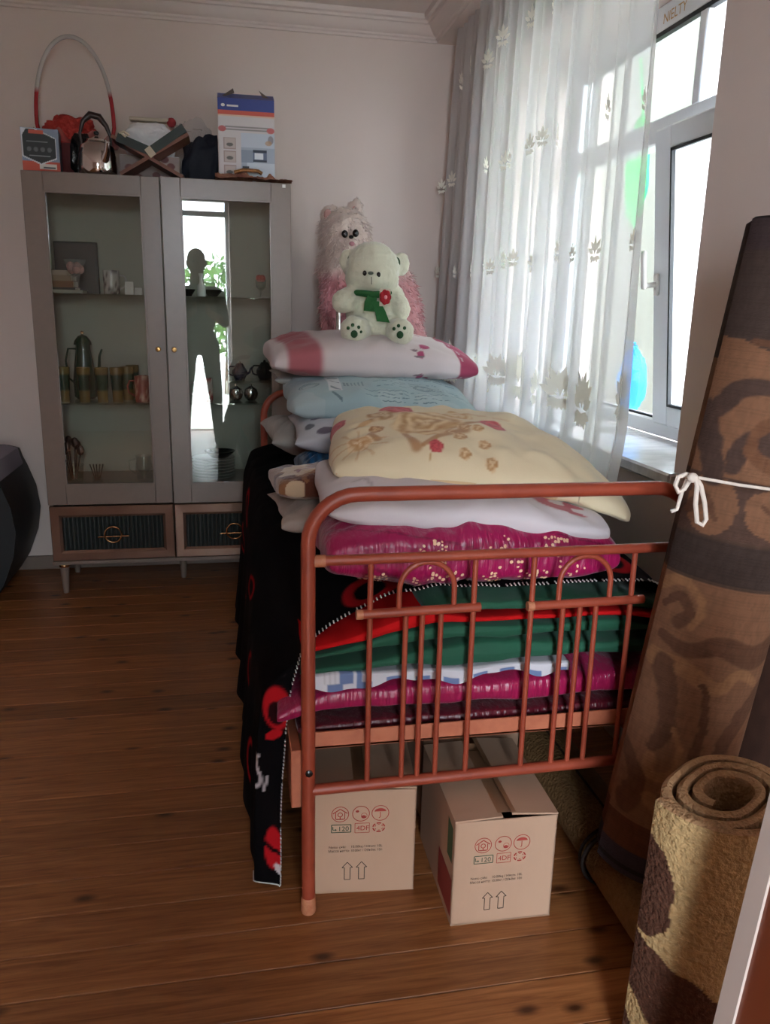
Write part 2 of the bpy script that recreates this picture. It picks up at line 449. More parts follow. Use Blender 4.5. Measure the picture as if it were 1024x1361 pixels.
# ---- window
win = thing('window_1', (XF, (WY0+WY1)/2, WZ0), 'white plastic casement window with transom and tilt handle', 'window', kind='structure')
fx0, fx1 = XF-0.035, XF+0.035
fr = B()
fr.box(fx0, fx1, WY0, WY0+0.055, WZ0, WZ1, 0.006).box(fx0, fx1, WY1-0.055, WY1, WZ0, WZ1, 0.006)
fr.box(fx0+0.001, fx1-0.001, WY0+0.05, WY1-0.05, WZ0, WZ0+0.055, 0.006).box(fx0+0.001, fx1-0.001, WY0+0.05, WY1-0.05, 2.215, WZ1, 0.006)
fr.box(fx0+0.001, fx1-0.001, WY0+0.05, WY1-0.05, 1.862, 1.945, 0.006)
fr.obj('window_frame', M['white_pvc'], win)
def sash(y0, y1, z0, z1, w, x0=XF-0.05, x1=XF+0.015, wl=None):
    wl = wl or w
    b = B()
    b.box(x0, x1, y0, y0+w, z0, z1, 0.008).box(x0, x1, y1-wl, y1, z0, z1, 0.008)
    b.box(x0+0.001, x1-0.001, y0+w-0.008, y1-wl+0.008, z0, z0+w, 0.006).box(x0+0.001, x1-0.001, y0+w-0.008, y1-wl+0.008, z1-w, z1, 0.006)
    s = b.obj('sash', M['white_pvc'], win)
    g = B(); e = w-0.004; f = wl-0.004; t = 0.009; xa, xb = x0-0.001, x0+0.012
    g.box(xa, xb, y0+e, y0+e+t, z0+e, z1-e).box(xa, xb, y1-f-t, y1-f, z0+e, z1-e).box(xa, xb, y0+e, y1-f, z0+e, z0+e+t).box(xa, xb, y0+e, y1-f, z1-e-t, z1-e)
    g.obj('gasket', M['rubber'], s)
    B().box(XF-0.012, XF-0.008, y0+w-0.01, y1-wl+0.01, z0+w-0.01, z1-w+0.01).obj('pane', M['pane'], s)
    return s
ym = 2.520
s1 = sash(WY0+0.045, ym+0.035, WZ0+0.045, 1.872, 0.072, wl=0.104)
B().box(fx0, fx1, ym-0.03, ym+0.03, WZ0+0.05, 1.87, 0.005).obj('mullion', M['white_pvc'], win)
B().box(XF-0.012, XF-0.008, ym+0.02, WY1-0.05, WZ0+0.045, 1.87).obj('pane', M['pane'], win)
gk_ = B().box(XF-0.02, XF-0.006, ym+0.03, WY1-0.055, WZ0+0.053, WZ0+0.062).box(XF-0.02, XF-0.006, ym+0.028, ym+0.036, WZ0+0.055, 1.865).obj('gasket', M['rubber'], win)
for ya, yb in ((WY0+0.05, ym-0.02), (ym+0.02, WY1-0.05)):
    B().box(XF-0.012, XF-0.008, ya, yb, 1.94, 2.22).obj('pane', M['pane'], win)
B().box(fx0, fx1, ym-0.022, ym+0.022, 1.94, 2.22, 0.005).obj('mullion', M['white_pvc'], win)
g = B(); g.box(fx0-0.001, fx0+0.02, WY0+0.05, WY1-0.05, 2.203, 2.217).obj('gasket', M['rubber'], win)
h = B().box(XF-0.062, XF-0.05, ym-0.012, ym+0.012, 1.365, 1.435, 0.004)
h.tube([(XF-0.06, ym, 1.40), (XF-0.10, ym, 1.40)], 0.009).box(XF-0.108, XF-0.094, ym-0.011, ym+0.013, 1.388, 1.51, 0.005)
h.obj('window_handle', M['white'], s1)
piv = Vector((XF-0.03, 0, WZ0+0.05))-ORIG[win]                     # the near casement stands tilted inwards at the top
s1.matrix_local = Matrix.Translation(piv) @ Matrix.Rotation(-0.10, 4, 'Y') @ Matrix.Translation(-piv)
# printed protective tape on the window head
def textmesh(txt, size, mt_pts):
    cu = bpy.data.curves.new('txt', 'FONT'); cu.body = txt; cu.size = size; cu.resolution_u = 3
    o = bpy.data.objects.new('txt', cu); COL.objects.link(o)
    dg = bpy.context.evaluated_depsgraph_get(); dg.update()
    me = bpy.data.meshes.new_from_object(o.evaluated_get(dg))
    vs = [v.co.copy() for v in me.vertices]; fs = [tuple(p.vertices) for p in me.polygons]
    bpy.data.objects.remove(o); bpy.data.curves.remove(cu); bpy.data.meshes.remove(me)
    return vs, fs
class Print:
    """flat print in a plane: origin o, axes ex (right) and ey (up), both unit vectors"""
    def __init__(s, o, ex, ey, off=0.0006):
        s.ex, s.ey = Vector(ex), Vector(ey); n = s.ex.cross(s.ey).normalized(); s.o = Vector(o)+n*off; s.b = B()
    def p(s, x, y): return s.o+s.ex*x+s.ey*y
    def text(s, txt, x, y, size, align=0.0, stretch=1.0):
        vs, fs = textmesh(txt, size, None)
        if not vs: return s
        w = max(v.x for v in vs)*stretch
        s.b.add([s.p(x+v.x*stretch-align*w, y+v.y) for v in vs], fs); return s
    def poly(s, pts): s.b.add([s.p(*q) for q in pts], [tuple(range(len(pts)))]); return s
    def rect(s, x0, y0, x1, y1): return s.poly([(x0, y0), (x1, y0), (x1, y1), (x0, y1)])
    def ell(s, cx, cy, rx, ry, n=24, a0=0, a1=2*PI): return s.poly([(cx+rx*math.cos(a0+(a1-a0)*i/n), cy+ry*math.sin(a0+(a1-a0)*i/n)) for i in range(n)])
    def ring(s, cx, cy, r, w, n=28, ry=None, a0=0.0, a1=2*PI):
        ry = ry or r; vs = []; m_ = n+1
        for i in range(m_):
            a = a0+(a1-a0)*i/n
            vs += [s.p(cx+r*math.cos(a), cy+ry*math.sin(a)), s.p(cx+(r-w)*math.cos(a), cy+(ry-w)*math.sin(a))]
        s.b.add(vs, [(2*i, 2*i+1, 2*i+3, 2*i+2) for i in range(n)]); return s
    def line(s, pts, w):
        for (x0, y0), (x1, y1) in zip(pts[:-1], pts[1:]):
            dx, dy = x1-x0, y1-y0; L = math.hypot(dx, dy) or 1; nx, ny = -dy/L*w/2, dx/L*w/2
            s.poly([(x0+nx, y0+ny), (x0-nx, y0-ny), (x1-nx, y1-ny), (x1+nx, y1+ny)])
        return s
    def obj(s, name, mt, parent, label=None): return s.b.obj(name, mt, parent, smooth=0, label=label, flip=False)
tp = onx(882, 30, fx0); pr = Print((fx0, tp.y, 2.225), (0, -1, 0), (0, 0, 1))
pr.text('NIELTY', 0, 0.012, 0.045); pr.obj('tape_lettering', M['brass'], win)
struct(B().box(XW-0.035, XF-0.03, WY0-0.035, WY1+0.03, WZ0-0.035, WZ0, 0.006), 'trim_4', M['sill'], label='white marble sill of the bright window')

# ---- glazed door behind the camera
dr = thing('door_1', ((DX0+DX1)/2, YF-0.15, 0), 'white framed balcony door standing open to daylight', 'door', kind='structure')
b = B().box(DX0, DX0+0.05, YF-0.18, YF-0.11, 0, DZ1, 0.005).box(DX1-0.035, DX1, YF-0.18, YF-0.11, 0, DZ1, 0.005).box(DX0+0.045, DX1-0.03, YF-0.179, YF-0.111, DZ1-0.06, DZ1, 0.005)
b.box(DX0+0.045, DX1-0.03, YF-0.179, YF-0.111, 2.16, 2.21, 0.005)
b.obj('door_frame', M['white_pvc'], dr)
# the open leaf folded outwards
b = B().box(DX0-0.02, DX0+0.03, YF-0.80, YF-0.74, 0.02, 2.14, 0.006).box(DX0-0.02, DX0+0.03, YF-0.28, YF-0.22, 0.02, 2.14, 0.006)
b.box(DX0-0.019, DX0+0.029, YF-0.75, YF-0.27, 0.02, 0.55, 0.006).box(DX0-0.019, DX0+0.029, YF-0.75, YF-0.27, 2.07, 2.14, 0.006)
lf = b.obj('door_leaf', M['white_pvc'], dr)
B().box(DX0+0.002, DX0+0.007, YF-0.75, YF-0.27, 0.55, 2.07).obj('pane', M['pane'], lf)

# ---- outside world that shows through the openings and in the reflections, with unseen blocks that shade it
struct(B().box(-9, 14, -12, 16, -0.3, -0.12), 'ground_outside', M['terrain'], label='pale paving outside the house')
struct(B().box(XL-0.25, XO, YF-0.28, YB+0.25, ZC+0.15, 6.4), 'sky_blocker_top', M['stucco'], label='unseen block above the ceiling, added to shade the alley')  # unseen mass added to keep sky light out of the window alley
struct(B().box(XL-0.25, XO, YB+0.25, 13.0, -0.12, 6.4), 'sky_blocker_rear', M['stucco'], label='unseen block beyond the back wall, added to shade the alley')  # unseen mass added so open sky does not light the wall opposite
bl = thing('neighbour_house', (3.4, 6.0, -0.12), 'cream stuccoed house wall seen through the window', 'building')
B().box(3.4, 3.8, 0.5, 13.0, -0.12, 8.5).obj('house_wall', M['stucco'], bl)  # height above the window view added to cut sky light in the alley
for yy in (4.6, 5.55):
    B().box(3.35, 3.41, yy, yy+0.22, -0.12, 8.5, 0.01).obj('pilaster', M['dullwhite'], bl)
B().tube([(3.33, 5.1, -0.1), (3.33, 5.1, 5.9)], 0.045).obj('drain_pipe', M['dullwhite'], bl)
def bag(name, c, rx, ry, rz, mt, label, seed):
    nu, nv = 40, 24
    u = np.linspace(0, 2*PI, nu, endpoint=False)[:, None]; v = np.linspace(0.02, PI-0.02, nv)[None, :]
    r = 1+0.16*fbm(np.cos(u)*2+5, np.sin(u)*2, v*2, seed)
    P = np.stack([c[0]+rx*r*np.cos(u)*np.sin(v), c[1]+ry*r*np.sin(u)*np.sin(v), c[2]+rz*r*np.cos(v)+0*u], -1)
    bb = B().grid(P, cu=True)
    top = (c[0], c[1], c[2]+rz*0.9)
    bb.tube([top, (c[0]+0.005, c[1]+0.01, c[2]+rz*1.15), (XO-0.002, c[1], 2.42 if c[2] > 1.3 else c[2]+rz*1.2)], 0.004)
    return bb.obj(name, mt, label=label, cat='bag')
gq = onx(856, 222, 1.66); gr = onx(700, 250, 1.70); gu = onx(838, 500, 1.64)
bag('plastic_bag', (1.66, gq.y+0.05, gq.z), 0.03, 0.085, 0.19, M['greenbag'], 'bright green plastic bag hanging outside beside the window sash', 3)
bag('plastic_bag', (1.70, gr.y, gr.z-0.05), 0.04, 0.17, 0.22, M['greenbag'], 'bright green plastic bag hanging outside behind the sheer curtain', 5)
bag('plastic_bag', (1.66, gu.y+0.02, WZ0-0.01+0.14), 0.04, 0.10, 0.14, M['bluebag'], 'blue plastic bag outside on the window ledge', 8)
struct(B().box(XO, XO+0.20, WY0-0.1, WY1+0.4, WZ0-0.06, WZ0-0.01, 0.004), 'trim_5', M['sill'], label='outer stone ledge below the window')

def foliage(name, c, r, n, label, seed):
    t = thing(name, (c[0], c[1], -0.12), label, 'shrub')
    rg = np.random.default_rng(seed); vs = []; fs = []
    for i in range(n):
        d = rg.normal(size=3); d /= np.linalg.norm(d); p = np.array(c)+d*np.array(r)*rg.uniform(0.5, 1.0)
        a = rg.normal(size=3); a /= np.linalg.norm(a); e = np.cross(a, rg.normal(size=3)); e /= np.linalg.norm(e); L = rg.uniform(0.05, 0.09)
        k0 = len(vs); vs += [p-a*L, p+e*L*0.4, p+a*L, p-e*L*0.4]; fs.append((k0, k0+1, k0+2, k0+3))
    B().add(vs, fs).obj('foliage', M['leaf'], t, smooth=0, kind='stuff', flip=False)
    B().tube([(c[0], c[1], -0.12), (c[0]+0.03, c[1], c[2]*0.5), (c[0], c[1]+0.04, c[2])], [0.05, 0.04, 0.02]).obj('trunk', M['bark'], t)
foliage('garden_shrub', (0.55, -6.2, 1.3), (0.9, 0.6, 0.8), 1400, 'leafy green shrub in the yard behind the balcony door', 2)
# ================================================================== display cabinet
CX0, CX1, CM, CYF, CYB, CZ0, CZ1 = -0.792, 0.284, -0.254, 3.66, 4.055, 0.158, 1.806
cab = thing('display_cabinet', ((CX0+CX1)/2, (CYF+CYB)/2, 0), 'grey lacquered display cabinet with two glazed doors and two ribbed drawers', 'cabinet')
yb0 = CYF+0.022
t = 0.018
B().box(CX0, CX0+t, yb0, CYB, CZ0, CZ1, 0.002).obj('side_panel', M['cab'], cab)
B().box(CX1-t, CX1, yb0, CYB, CZ0, CZ1, 0.002).obj('side_panel', M['cab'], cab)
B().box(CX0+t, CX1-t, yb0+0.002, CYB, CZ1-t, CZ1-0.0005).obj('top_panel', M['cab'], cab)
B().box(CX0+t, CX1-t, yb0+0.002, CYB, 0.478, 0.50).obj('bottom_panel', M['cab'], cab)
B().box(CX0, CX1, CYF-0.002, CYB, CZ0-0.012, CZ0+0.006, 0.002).obj('plinth', M['cab'], cab)
B().box(CX0+t, CX1-t, CYB-0.012, CYB-0.001, CZ0, CZ1-t).obj('back_panel', M['cabin'], cab)
B().box(CM-0.009, CM+0.009, yb0+0.03, CYB-0.012, 0.50, CZ1-t).obj('divider', M['cabin'], cab)
for z in (1.333, 0.869):
    for xa, xb in ((CX0+t, CM-0.009), (CM+0.009, CX1-t)):
        B().box(xa, xb, yb0+0.025, CYB-0.012, z-0.006, z, 0.001).obj('glass_shelf', M['cabglass'], cab)
def door(x0, x1, gx0, gx1, kx):
    z0, z1, gz0, gz1 = 0.424, CZ1-0.002, 0.513, 1.729
    b = B()
    b.box(x0, gx0, CYF, CYF+0.02, z0, z1, 0.002).box(gx1, x1, CYF, CYF+0.02, z0, z1, 0.002)
    b.box(gx0, gx1, CYF, CYF+0.02, z0, gz0, 0.002).box(gx0, gx1, CYF, CYF+0.02, gz1, z1, 0.002)
    d = b.obj('door', M['cab'], cab)
    g = B(); w = 0.006
    g.box(gx0-0.001, gx0+w, CYF-0.002, CYF+0.008, gz0, gz1).box(gx1-w, gx1+0.001, CYF-0.002, CYF+0.008, gz0, gz1)
    g.box(gx0, gx1, CYF-0.0015, CYF+0.008, gz0-0.001, gz0+w).box(gx0, gx1, CYF-0.0015, CYF+0.008, gz1-w, gz1+0.001)
    g.obj('glazing_bead', M['cab'], d)
    B().box(gx0, gx1, CYF+0.009, CYF+0.013, gz0, gz1).obj('pane', M['cabglass'], d)
    k = B(); mtx = Matrix.Rotation(PI/2, 3, 'X')
    k.lathe([(0.0045, 0), (0.0045, 0.012), (0.010, 0.015), (0.0115, 0.021), (0.008, 0.027), (0, 0.028)], (kx, CYF, 1.108), 16, mtx)
    k.obj('knob', M['brass'], d)
    return d
door(CX0, CM-0.002, -0.711, -0.331, -0.289)
rd = door(CM+0.002, CX1, -0.173, 0.200, -0.223)
pv = Vector((CX1, CYF+0.02, 0))-ORIG[cab]                       # this door stands very slightly ajar
rd.matrix_local = Matrix.Translation(pv) @ Matrix.Rotation(0.028, 4, 'Z') @ Matrix.Translation(-pv)
def drawer(x0, x1):
    z0, z1 = 0.167, 0.417
    px0, px1, pz0, pz1 = x0+0.048, x1-0.048, 0.213, 0.366
    b = B(); f0, f1 = CYF-0.004, CYF+0.02
    # mitred frame with a sloping inner lip
    def side(p):
        return b.add(p[0]+p[1], [(0, 1, 3, 2)] if False else [(0, 1, 2, 3)])
    o = [(x0, z0), (x1, z0), (x1, z1), (x0, z1)]; i1 = [(px0-0.012, pz0-0.012), (px1+0.012, pz0-0.012), (px1+0.012, pz1+0.012), (px0-0.012, pz1+0.012)]
    i2 = [(px0, pz0), (px1, pz0), (px1, pz1), (px0, pz1)]
    oo = [(x0, z0), (x1, z0), (x1, z1), (x0, z1)]
    rings = [[(x, f1, z) for x, z in oo], [(x, f0+0.002, z) for x, z in oo], [(x+sx*0.003, f0, z+sz*0.003) for (x, z), (sx, sz) in zip(oo, ((1, 1), (-1, 1), (-1, -1), (1, -1)))],
             [(x, f0+0.001, z) for x, z in i1], [(x, f0+0.010, z) for x, z in i2], [(x, f1, z) for x, z in i2]]
    vs = [p for r in rings for p in r]; fs = []
    for k in range(5):
        for j in range(4): fs.append((k*4+j, k*4+(j+1) % 4, (k+1)*4+(j+1) % 4, (k+1)*4+j))
    d = B().add(vs, fs).obj('drawer', M['drawerframe'], cab, smooth=0)
    n = 24; w = (px1-px0)/n; pts = []
    for k in range(n*6+1):
        ph = k/6; pts.append((px0+w*ph, f0+0.015-0.007*abs(math.sin(PI*ph))))
    pts += [(px1, f1+0.004), (px0, f1+0.004)]
    B().prism(pts, 2, pz0, pz1).obj('ribbed_panel', M['drawerpanel'], d, smooth=60)
    hx, hz = (px0+px1)/2, 0.287
    hb = B(); hb.tube([(hx+0.036*math.cos(a), f0-0.012, hz+0.036*math.sin(a)) for a in np.linspace(0, 2*PI, 32, endpoint=False)], 0.004, 8, closed=True)
    hb.tube([(hx-0.065, f0-0.012, hz-0.010), (hx+0.068, f0-0.012, hz-0.008)], 0.0032, 8)
    hb.tube([(hx-0.03, f0-0.012, hz-0.009), (hx-0.03, f0+0.012, hz-0.009)], 0.003, 8).tube([(hx+0.03, f0-0.012, hz-0.009), (hx+0.03, f0+0.012, hz-0.009)], 0.003, 8)
    hb.obj('handle', M['gold'], d, label='gold ring and bar handle')
    B().box(x0+0.02, x1-0.02, f1+0.005, CYB-0.03, z0+0.01, z1-0.02).obj('drawer_box', M['cabin'], d)
drawer(CX0+0.004, CM-0.003); drawer(CM+0.003, CX1-0.004)
for lx, ly in ((CX0+0.04, CYF+0.045), (CM+0.02, CYF+0.2), (CX1-0.04, CYF+0.045), (CX0+0.04, CYB-0.05), (CX1-0.04, CYB-0.05)):
    lg = B().lathe([(0.011, 0), (0.0125, 0.006), (0.020, 0.128), (0.020, 0.146)], (lx, ly, 0), 20).obj('leg', M['cab'], cab)
    B().lathe([(0.0215, 0.126), (0.023, 0.130), (0.0225, 0.138), (0.0205, 0.141)], (lx, ly, 0), 20).obj('gold_collar', M['gold'], lg)
B().box(0.222, 0.262, CYF-0.001, CYF, 1.786, 1.799).obj('sticker', M['white'], cab)

# ---------------- small vessels
def goblet(name, prof, c, mt, label, cat, group=None, n=24, paint=None):
    b = B().lathe(prof, c, n)
    if paint is not None:
        zs = np.array(b.v)[:, 2]-c[2]; b.c = [tuple(x) for x in paint(zs)]
    return b.obj(name, mt, label=label, cat=cat, group=group)
GREEN, GOLDP = lin('#0f3524'), lin('#6e5a2c')
def tum_paint(z):
    m1 = sstep(0.045, 0.055, z)*(1-sstep(0.115, 0.125, z))
    c = np.tile(GOLDP, (len(z), 1)); return mixc(c, GREEN, m1)
def cup_prof(r0, r1, h, w=0.003):
    return [(r0, 0), (r0+(r1-r0)*0.3, h*0.3), (r0+(r1-r0)*0.3, h*0.3+0.0005), (r0+(r1-r0)*0.36, h*0.36), (r0+(r1-r0)*0.72, h*0.74), (r0+(r1-r0)*0.8, h*0.80), (r1, h), (r1-w, h), (r1-w-0.002, h*0.5), (r0-w, 0.006), (0, 0.006)]
Z1s, Z2s, Z3s = 1.333, 0.869, 0.50
tl = ['green and gold striped tumbler beside the cabinet side wall', 'green and gold striped tumbler standing before the green coffee pot', 'green and gold striped tumbler in the middle of the shelf row',
      'green and gold striped tumbler next to the pair at the row end', 'green and gold striped tumbler standing next to the red mug', 'green and gold striped tumbler tucked behind beside the red mug']
for i, (u, y) in enumerate(((86, 3.78), (113, 3.77), (137, 3.77), (157, 3.78), (171, 3.84), (178, 3.93))):
    p = ony(u, 530, y)
    goblet('tumbler', [(0.022, 0), (0.0235, 0.045), (0.024, 0.05), (0.025, 0.055), (0.028, 0.115), (0.0285, 0.12), (0.0285, 0.125), (0.030, 0.15), (0.0275, 0.15), (0.022, 0.006), (0, 0.006)], (p.x, y, Z2s), M['ceramic'], tl[i], 'tumbler', 'green tumblers on the middle shelf', paint=tum_paint)
def mug(name, c, r, h, col, label, hang=PI, mt=None, dots=None, cat='mug'):
    t = thing(name, c, label, cat)
    b = B().lathe([(r*0.92, 0), (r, 0.006), (r, h*0.2), (r, h*0.4), (r, h*0.6), (r, h*0.8), (r, h), (r-0.004, h), (r-0.005, 0.008), (0, 0.008)], c, 28)
    V = np.array(b.v); th = np.arctan2(V[:, 1]-c[1], V[:, 0]-c[0]); z = (V[:, 2]-c[2])/h
    C = np.tile(lin(col), (len(V), 1))
    if dots is not None: C = mixc(C, lin(dots), (noise(th*3, z*5, 0, 4) > 0.15)*1.0)
    b.c = [tuple(x) for x in C]
    b.obj('body', mt or M['ceramic'], t)
    d = Vector((math.cos(hang), math.sin(hang), 0)); c = Vector(c)
    pts = [c+d*(r-0.003)+Vector((0, 0, h*0.8)), c+d*(r+0.02)+Vector((0, 0, h*0.8)), c+d*(r+0.030)+Vector((0, 0, h*0.6)), c+d*(r+0.026)+Vector((0, 0, h*0.35)), c+d*(r-0.003)+Vector((0, 0, h*0.2))]
    hb = B().tube(pts, 0.0045, 8); hb.c = [tuple(lin(col))]*hb.n; hb.obj('handle', mt or M['ceramic'], t)
    return t
p = ony(190, 530, 3.775); mug('mug', (p.x, 3.775, Z2s), 0.033, 0.115, '#8c3b34', 'red patterned mug at the end of the green tumblers', PI, dots='#b98a7a')
p = ony(149, 388, 3.80); mug('mug', (p.x, 3.80, Z1s), 0.034, 0.10, '#b9b3b0', 'pale mug with dark scribbled pattern on the upper shelf', PI*0.1, dots='#5c5557')
p = ony(268, 535, 3.79); mug('mug', (p.x+0.015, 3.79, Z2s), 0.038, 0.105, '#b9a7a0', 'white and red mug with a wide handle beside the teapots', PI, dots='#9a3a38')
def teapot(name, c, r, h, mt, label, tall=False, cat='teapot', knob=None):
    t = thing(name, c, label, cat); c = Vector(c)
    if tall: pf = [(r*0.75, 0), (r*0.95, 0.01), (r, h*0.25), (r*0.8, h*0.52), (r*0.62, h*0.7), (r*0.6, h*0.78), (r*0.72, h*0.8)]
    else: pf = [(r*0.6, 0), (r*0.7, 0.006), (r, h*0.35), (r*0.97, h*0.5), (r*0.6, h*0.74), (r*0.55, h*0.78)]
    B().lathe(pf, c, 24).obj('body', mt, t)
    l = B().lathe([(r*0.76 if tall else r*0.58, h*0.78), (r*0.7 if tall else r*0.5, h*0.83), (r*0.4, h*0.9), (r*0.12, h*0.92), (0, h*0.93)], c, 20).obj('lid', mt, t)
    B().ball(c+Vector((0, 0, h*0.95)), r*0.16, 12).obj('lid_knob', knob or mt, l)
    B().tube([c+Vector((r*0.75, -0.005, h*0.3)), c+Vector((r*1.25, -0.01, h*0.42)), c+Vector((r*1.35, -0.012, h*0.62)), c+Vector((r*1.6, -0.014, h*0.72))], [r*0.2, r*0.15, r*0.11, r*0.08], 10).obj('spout', mt, t)
    B().tube([c+Vector((-r*0.6, 0, h*0.72)), c+Vector((-r*1.25, 0, h*0.72)), c+Vector((-r*1.5, 0, h*0.55)), c+Vector((-r*1.35, 0, h*0.3)), c+Vector((-r*0.85, 0, h*0.22))], r*0.09, 8).obj('handle', mt, t)
    return t
M['greenceramic'] = mat('green_glaze', '#123a2a', 0.15)
M['blueglaze'] = mat('dark_blue_glaze', '#161a30', 0.12)
M['darkglaze'] = mat('black_glaze', '#191615', 0.12)
p = ony(115, 530, 3.90); teapot('coffee_pot', (p.x, 3.90, Z2s), 0.052, 0.31, M['greenceramic'], 'tall dark green coffee pot with gold lid knob', True, 'coffee pot', M['gold'])
# raised rack with two teapots over chrome bowls
p = ony(336, 535, 3.86)
rk = thing('shelf_rack', (p.x, 3.86, Z2s), 'small grey step rack carrying two dark teapots', 'rack')
B().box(p.x-0.122, p.x+0.085, 3.80, 3.96, Z2s+0.084, Z2s+0.092, 0.002).obj('rack_top', M['crystal'], rk)
for dx in (-0.118, 0.08): B().box(p.x+dx-0.003, p.x+dx+0.003, 3.81, 3.95, Z2s, Z2s+0.084).obj('rack_side', M['crystal'], rk)
q = ony(319, 500, 3.86); teapot('teapot', (q.x, 3.86, Z2s+0.092), 0.036, 0.085, M['blueglaze'], 'dark blue glazed teapot on the little rack', knob=M['chrome'])
q = ony(352, 500, 3.88); teapot('teapot', (q.x, 3.88, Z2s+0.092), 0.040, 0.09, M['darkglaze'], 'black glazed teapot on the little rack')
for u, lb in ((314, 'chrome sugar bowl under the dark blue teapot'), (334, 'chrome sugar bowl under the black teapot')):
    q = ony(u, 525, 3.80); goblet('sugar_bowl', [(0.018, 0), (0.030, 0.012), (0.034, 0.032), (0.028, 0.052), (0.012, 0.062), (0.006, 0.066), (0.006, 0.074), (0, 0.076)], (q.x, 3.84, Z2s), M['chrome'], lb, 'bowl', 'chrome sugar bowls')
# upper left shelf: books, dark framed box, ornament, cards
p = ony(84, 385, 3.82); zb = Z1s
bookc = [('#9f978c', 'grey covered book lowest in the cabinet stack', 0.014, 0.155), ('#2c2320', 'thin black book above the grey one in the stack', 0.010, 0.125), ('#7a4a2a', 'brown book in the middle of the cabinet stack', 0.026, 0.118), ('#8d7560', 'tan book near the top of the cabinet stack', 0.024, 0.112), ('#a38f80', 'pale book topmost of the cabinet stack', 0.020, 0.095)]
M['paper'] = mat('book_pages', '#c9bda8', 0.9, bmp=0.3, bscale=400, stretch=(1, 1, 20))
x0 = -0.755
for col, lb, hh, ww in bookc:
    bk = thing('book', (x0+ww/2, 3.83, zb), lb, 'book', 'books stacked on the upper shelf')
    cm = mat('book_cover', col, 0.6)
    cb = B().box(x0, x0+ww, 3.755, 3.90, zb, zb+0.002).box(x0, x0+ww, 3.755, 3.90, zb+hh-0.002, zb+hh).box(x0, x0+ww, 3.752, 3.757, zb, zb+hh)
    cb.obj('cover', cm, bk); B().box(x0+0.002, x0+ww-0.004, 3.758, 3.897, zb+0.002, zb+hh-0.002).obj('pages', M['paper'], bk)
    zb += hh
M['darkprint'] = mat('dark_print', '#2a2220', 0.35, var=0.5, vscale=14, col2='#473631')
a, c = ony(70, 320, 3.98), ony(128, 320, 3.98)
pf = thing('picture_box', ((a.x+c.x)/2, 3.99, Z1s), 'dark brown picture frame standing behind the stacked books', 'picture frame')
B().box(a.x, c.x, 3.985, 4.005, Z1s, a.z, 0.002).obj('frame', M['black'], pf)
B().box(a.x+0.01, c.x-0.01, 3.982, 3.986, Z1s+0.01, a.z-0.01).obj('picture', M['darkprint'], pf)
p = ony(102, 380, 3.80)
og = thing('ornament', (p.x, 3.79, Z1s), 'pink flower ornament wrapped in cellophane beside the books', 'ornament')
b = B()
for k in range(5): b.ball((p.x+0.02*math.cos(k*1.26), 3.79+0.018*math.sin(k*1.26), Z1s+0.10+0.012*(k % 2)), (0.018, 0.018, 0.02), 10)
b.c = [tuple(lin('#b98a86'))]*b.n; b.obj('flowers', M['cloth'], og)
B().lathe([(0.022, 0), (0.012, 0.03), (0.018, 0.07), (0.042, 0.13), (0.047, 0.14)], (p.x, 3.79, Z1s), 18).obj('wrapper', M['plasticbag'], og)
for i, (u, w, h, lb) in enumerate(((172, 0.035, 0.055, 'small white folded card beside the scribbled mug'), (184, 0.03, 0.03, 'tiny grey folded card at the shelf end'))):
    q = ony(u, 390, 3.78)
    B().prism([(3.77, Z1s), (3.79, Z1s+h), (3.792, Z1s+h), (3.815, Z1s), (3.812, Z1s), (3.791, Z1s+h-0.004), (3.773, Z1s)], 0, q.x-w/2, q.x+w/2).obj('folded_card', M['white'], label=lb, cat='card')
# right upper shelf: bottle, bowls, rose in a glass
q = ony(268, 394, 3.80)
goblet('glass_bottle', [(0.017, 0), (0.019, 0.01), (0.019, 0.045), (0.008, 0.06), (0.007, 0.085), (0.010, 0.09), (0.010, 0.098), (0, 0.1)], (q.x, 3.80, Z1s), M['white'], 'small white bottle on the upper shelf of the mirrored door side', 'bottle')
for u, r, lb in ((250, 0.035, 'shallow dark bowl beside the small white bottle'), (283, 0.045, 'wide dark bowl beside the small white bottle')):
    q = ony(u, 394, 3.84); goblet('bowl', [(r*0.45, 0), (r*0.5, 0.004), (r, 0.03), (r*0.97, 0.031), (r*0.45, 0.007), (0, 0.007)], (q.x, 3.84, Z1s), M['darkglaze'], lb, 'bowl')
q = ony(347, 392, 3.80)
rg_ = thing('rose_glass', (q.x, 3.80, Z1s), 'stemmed glass holding a small red rose', 'glass')
B().lathe([(0.02, 0), (0.004, 0.006), (0.004, 0.03), (0.022, 0.045), (0.026, 0.08), (0.025, 0.08), (0.021, 0.046), (0, 0.034)], (q.x, 3.80, Z1s), 20).obj('stemware', M['crystal'], rg_)
b = B()
for k in range(6): b.ball((q.x+0.010*math.cos(k*1.05), 3.80+0.010*math.sin(k*1.05), Z1s+0.085), (0.012, 0.012, 0.016), 8)
b.c = [tuple(lin('#a8403a'))]*b.n; b.obj('rose', M['cloth'], rg_)
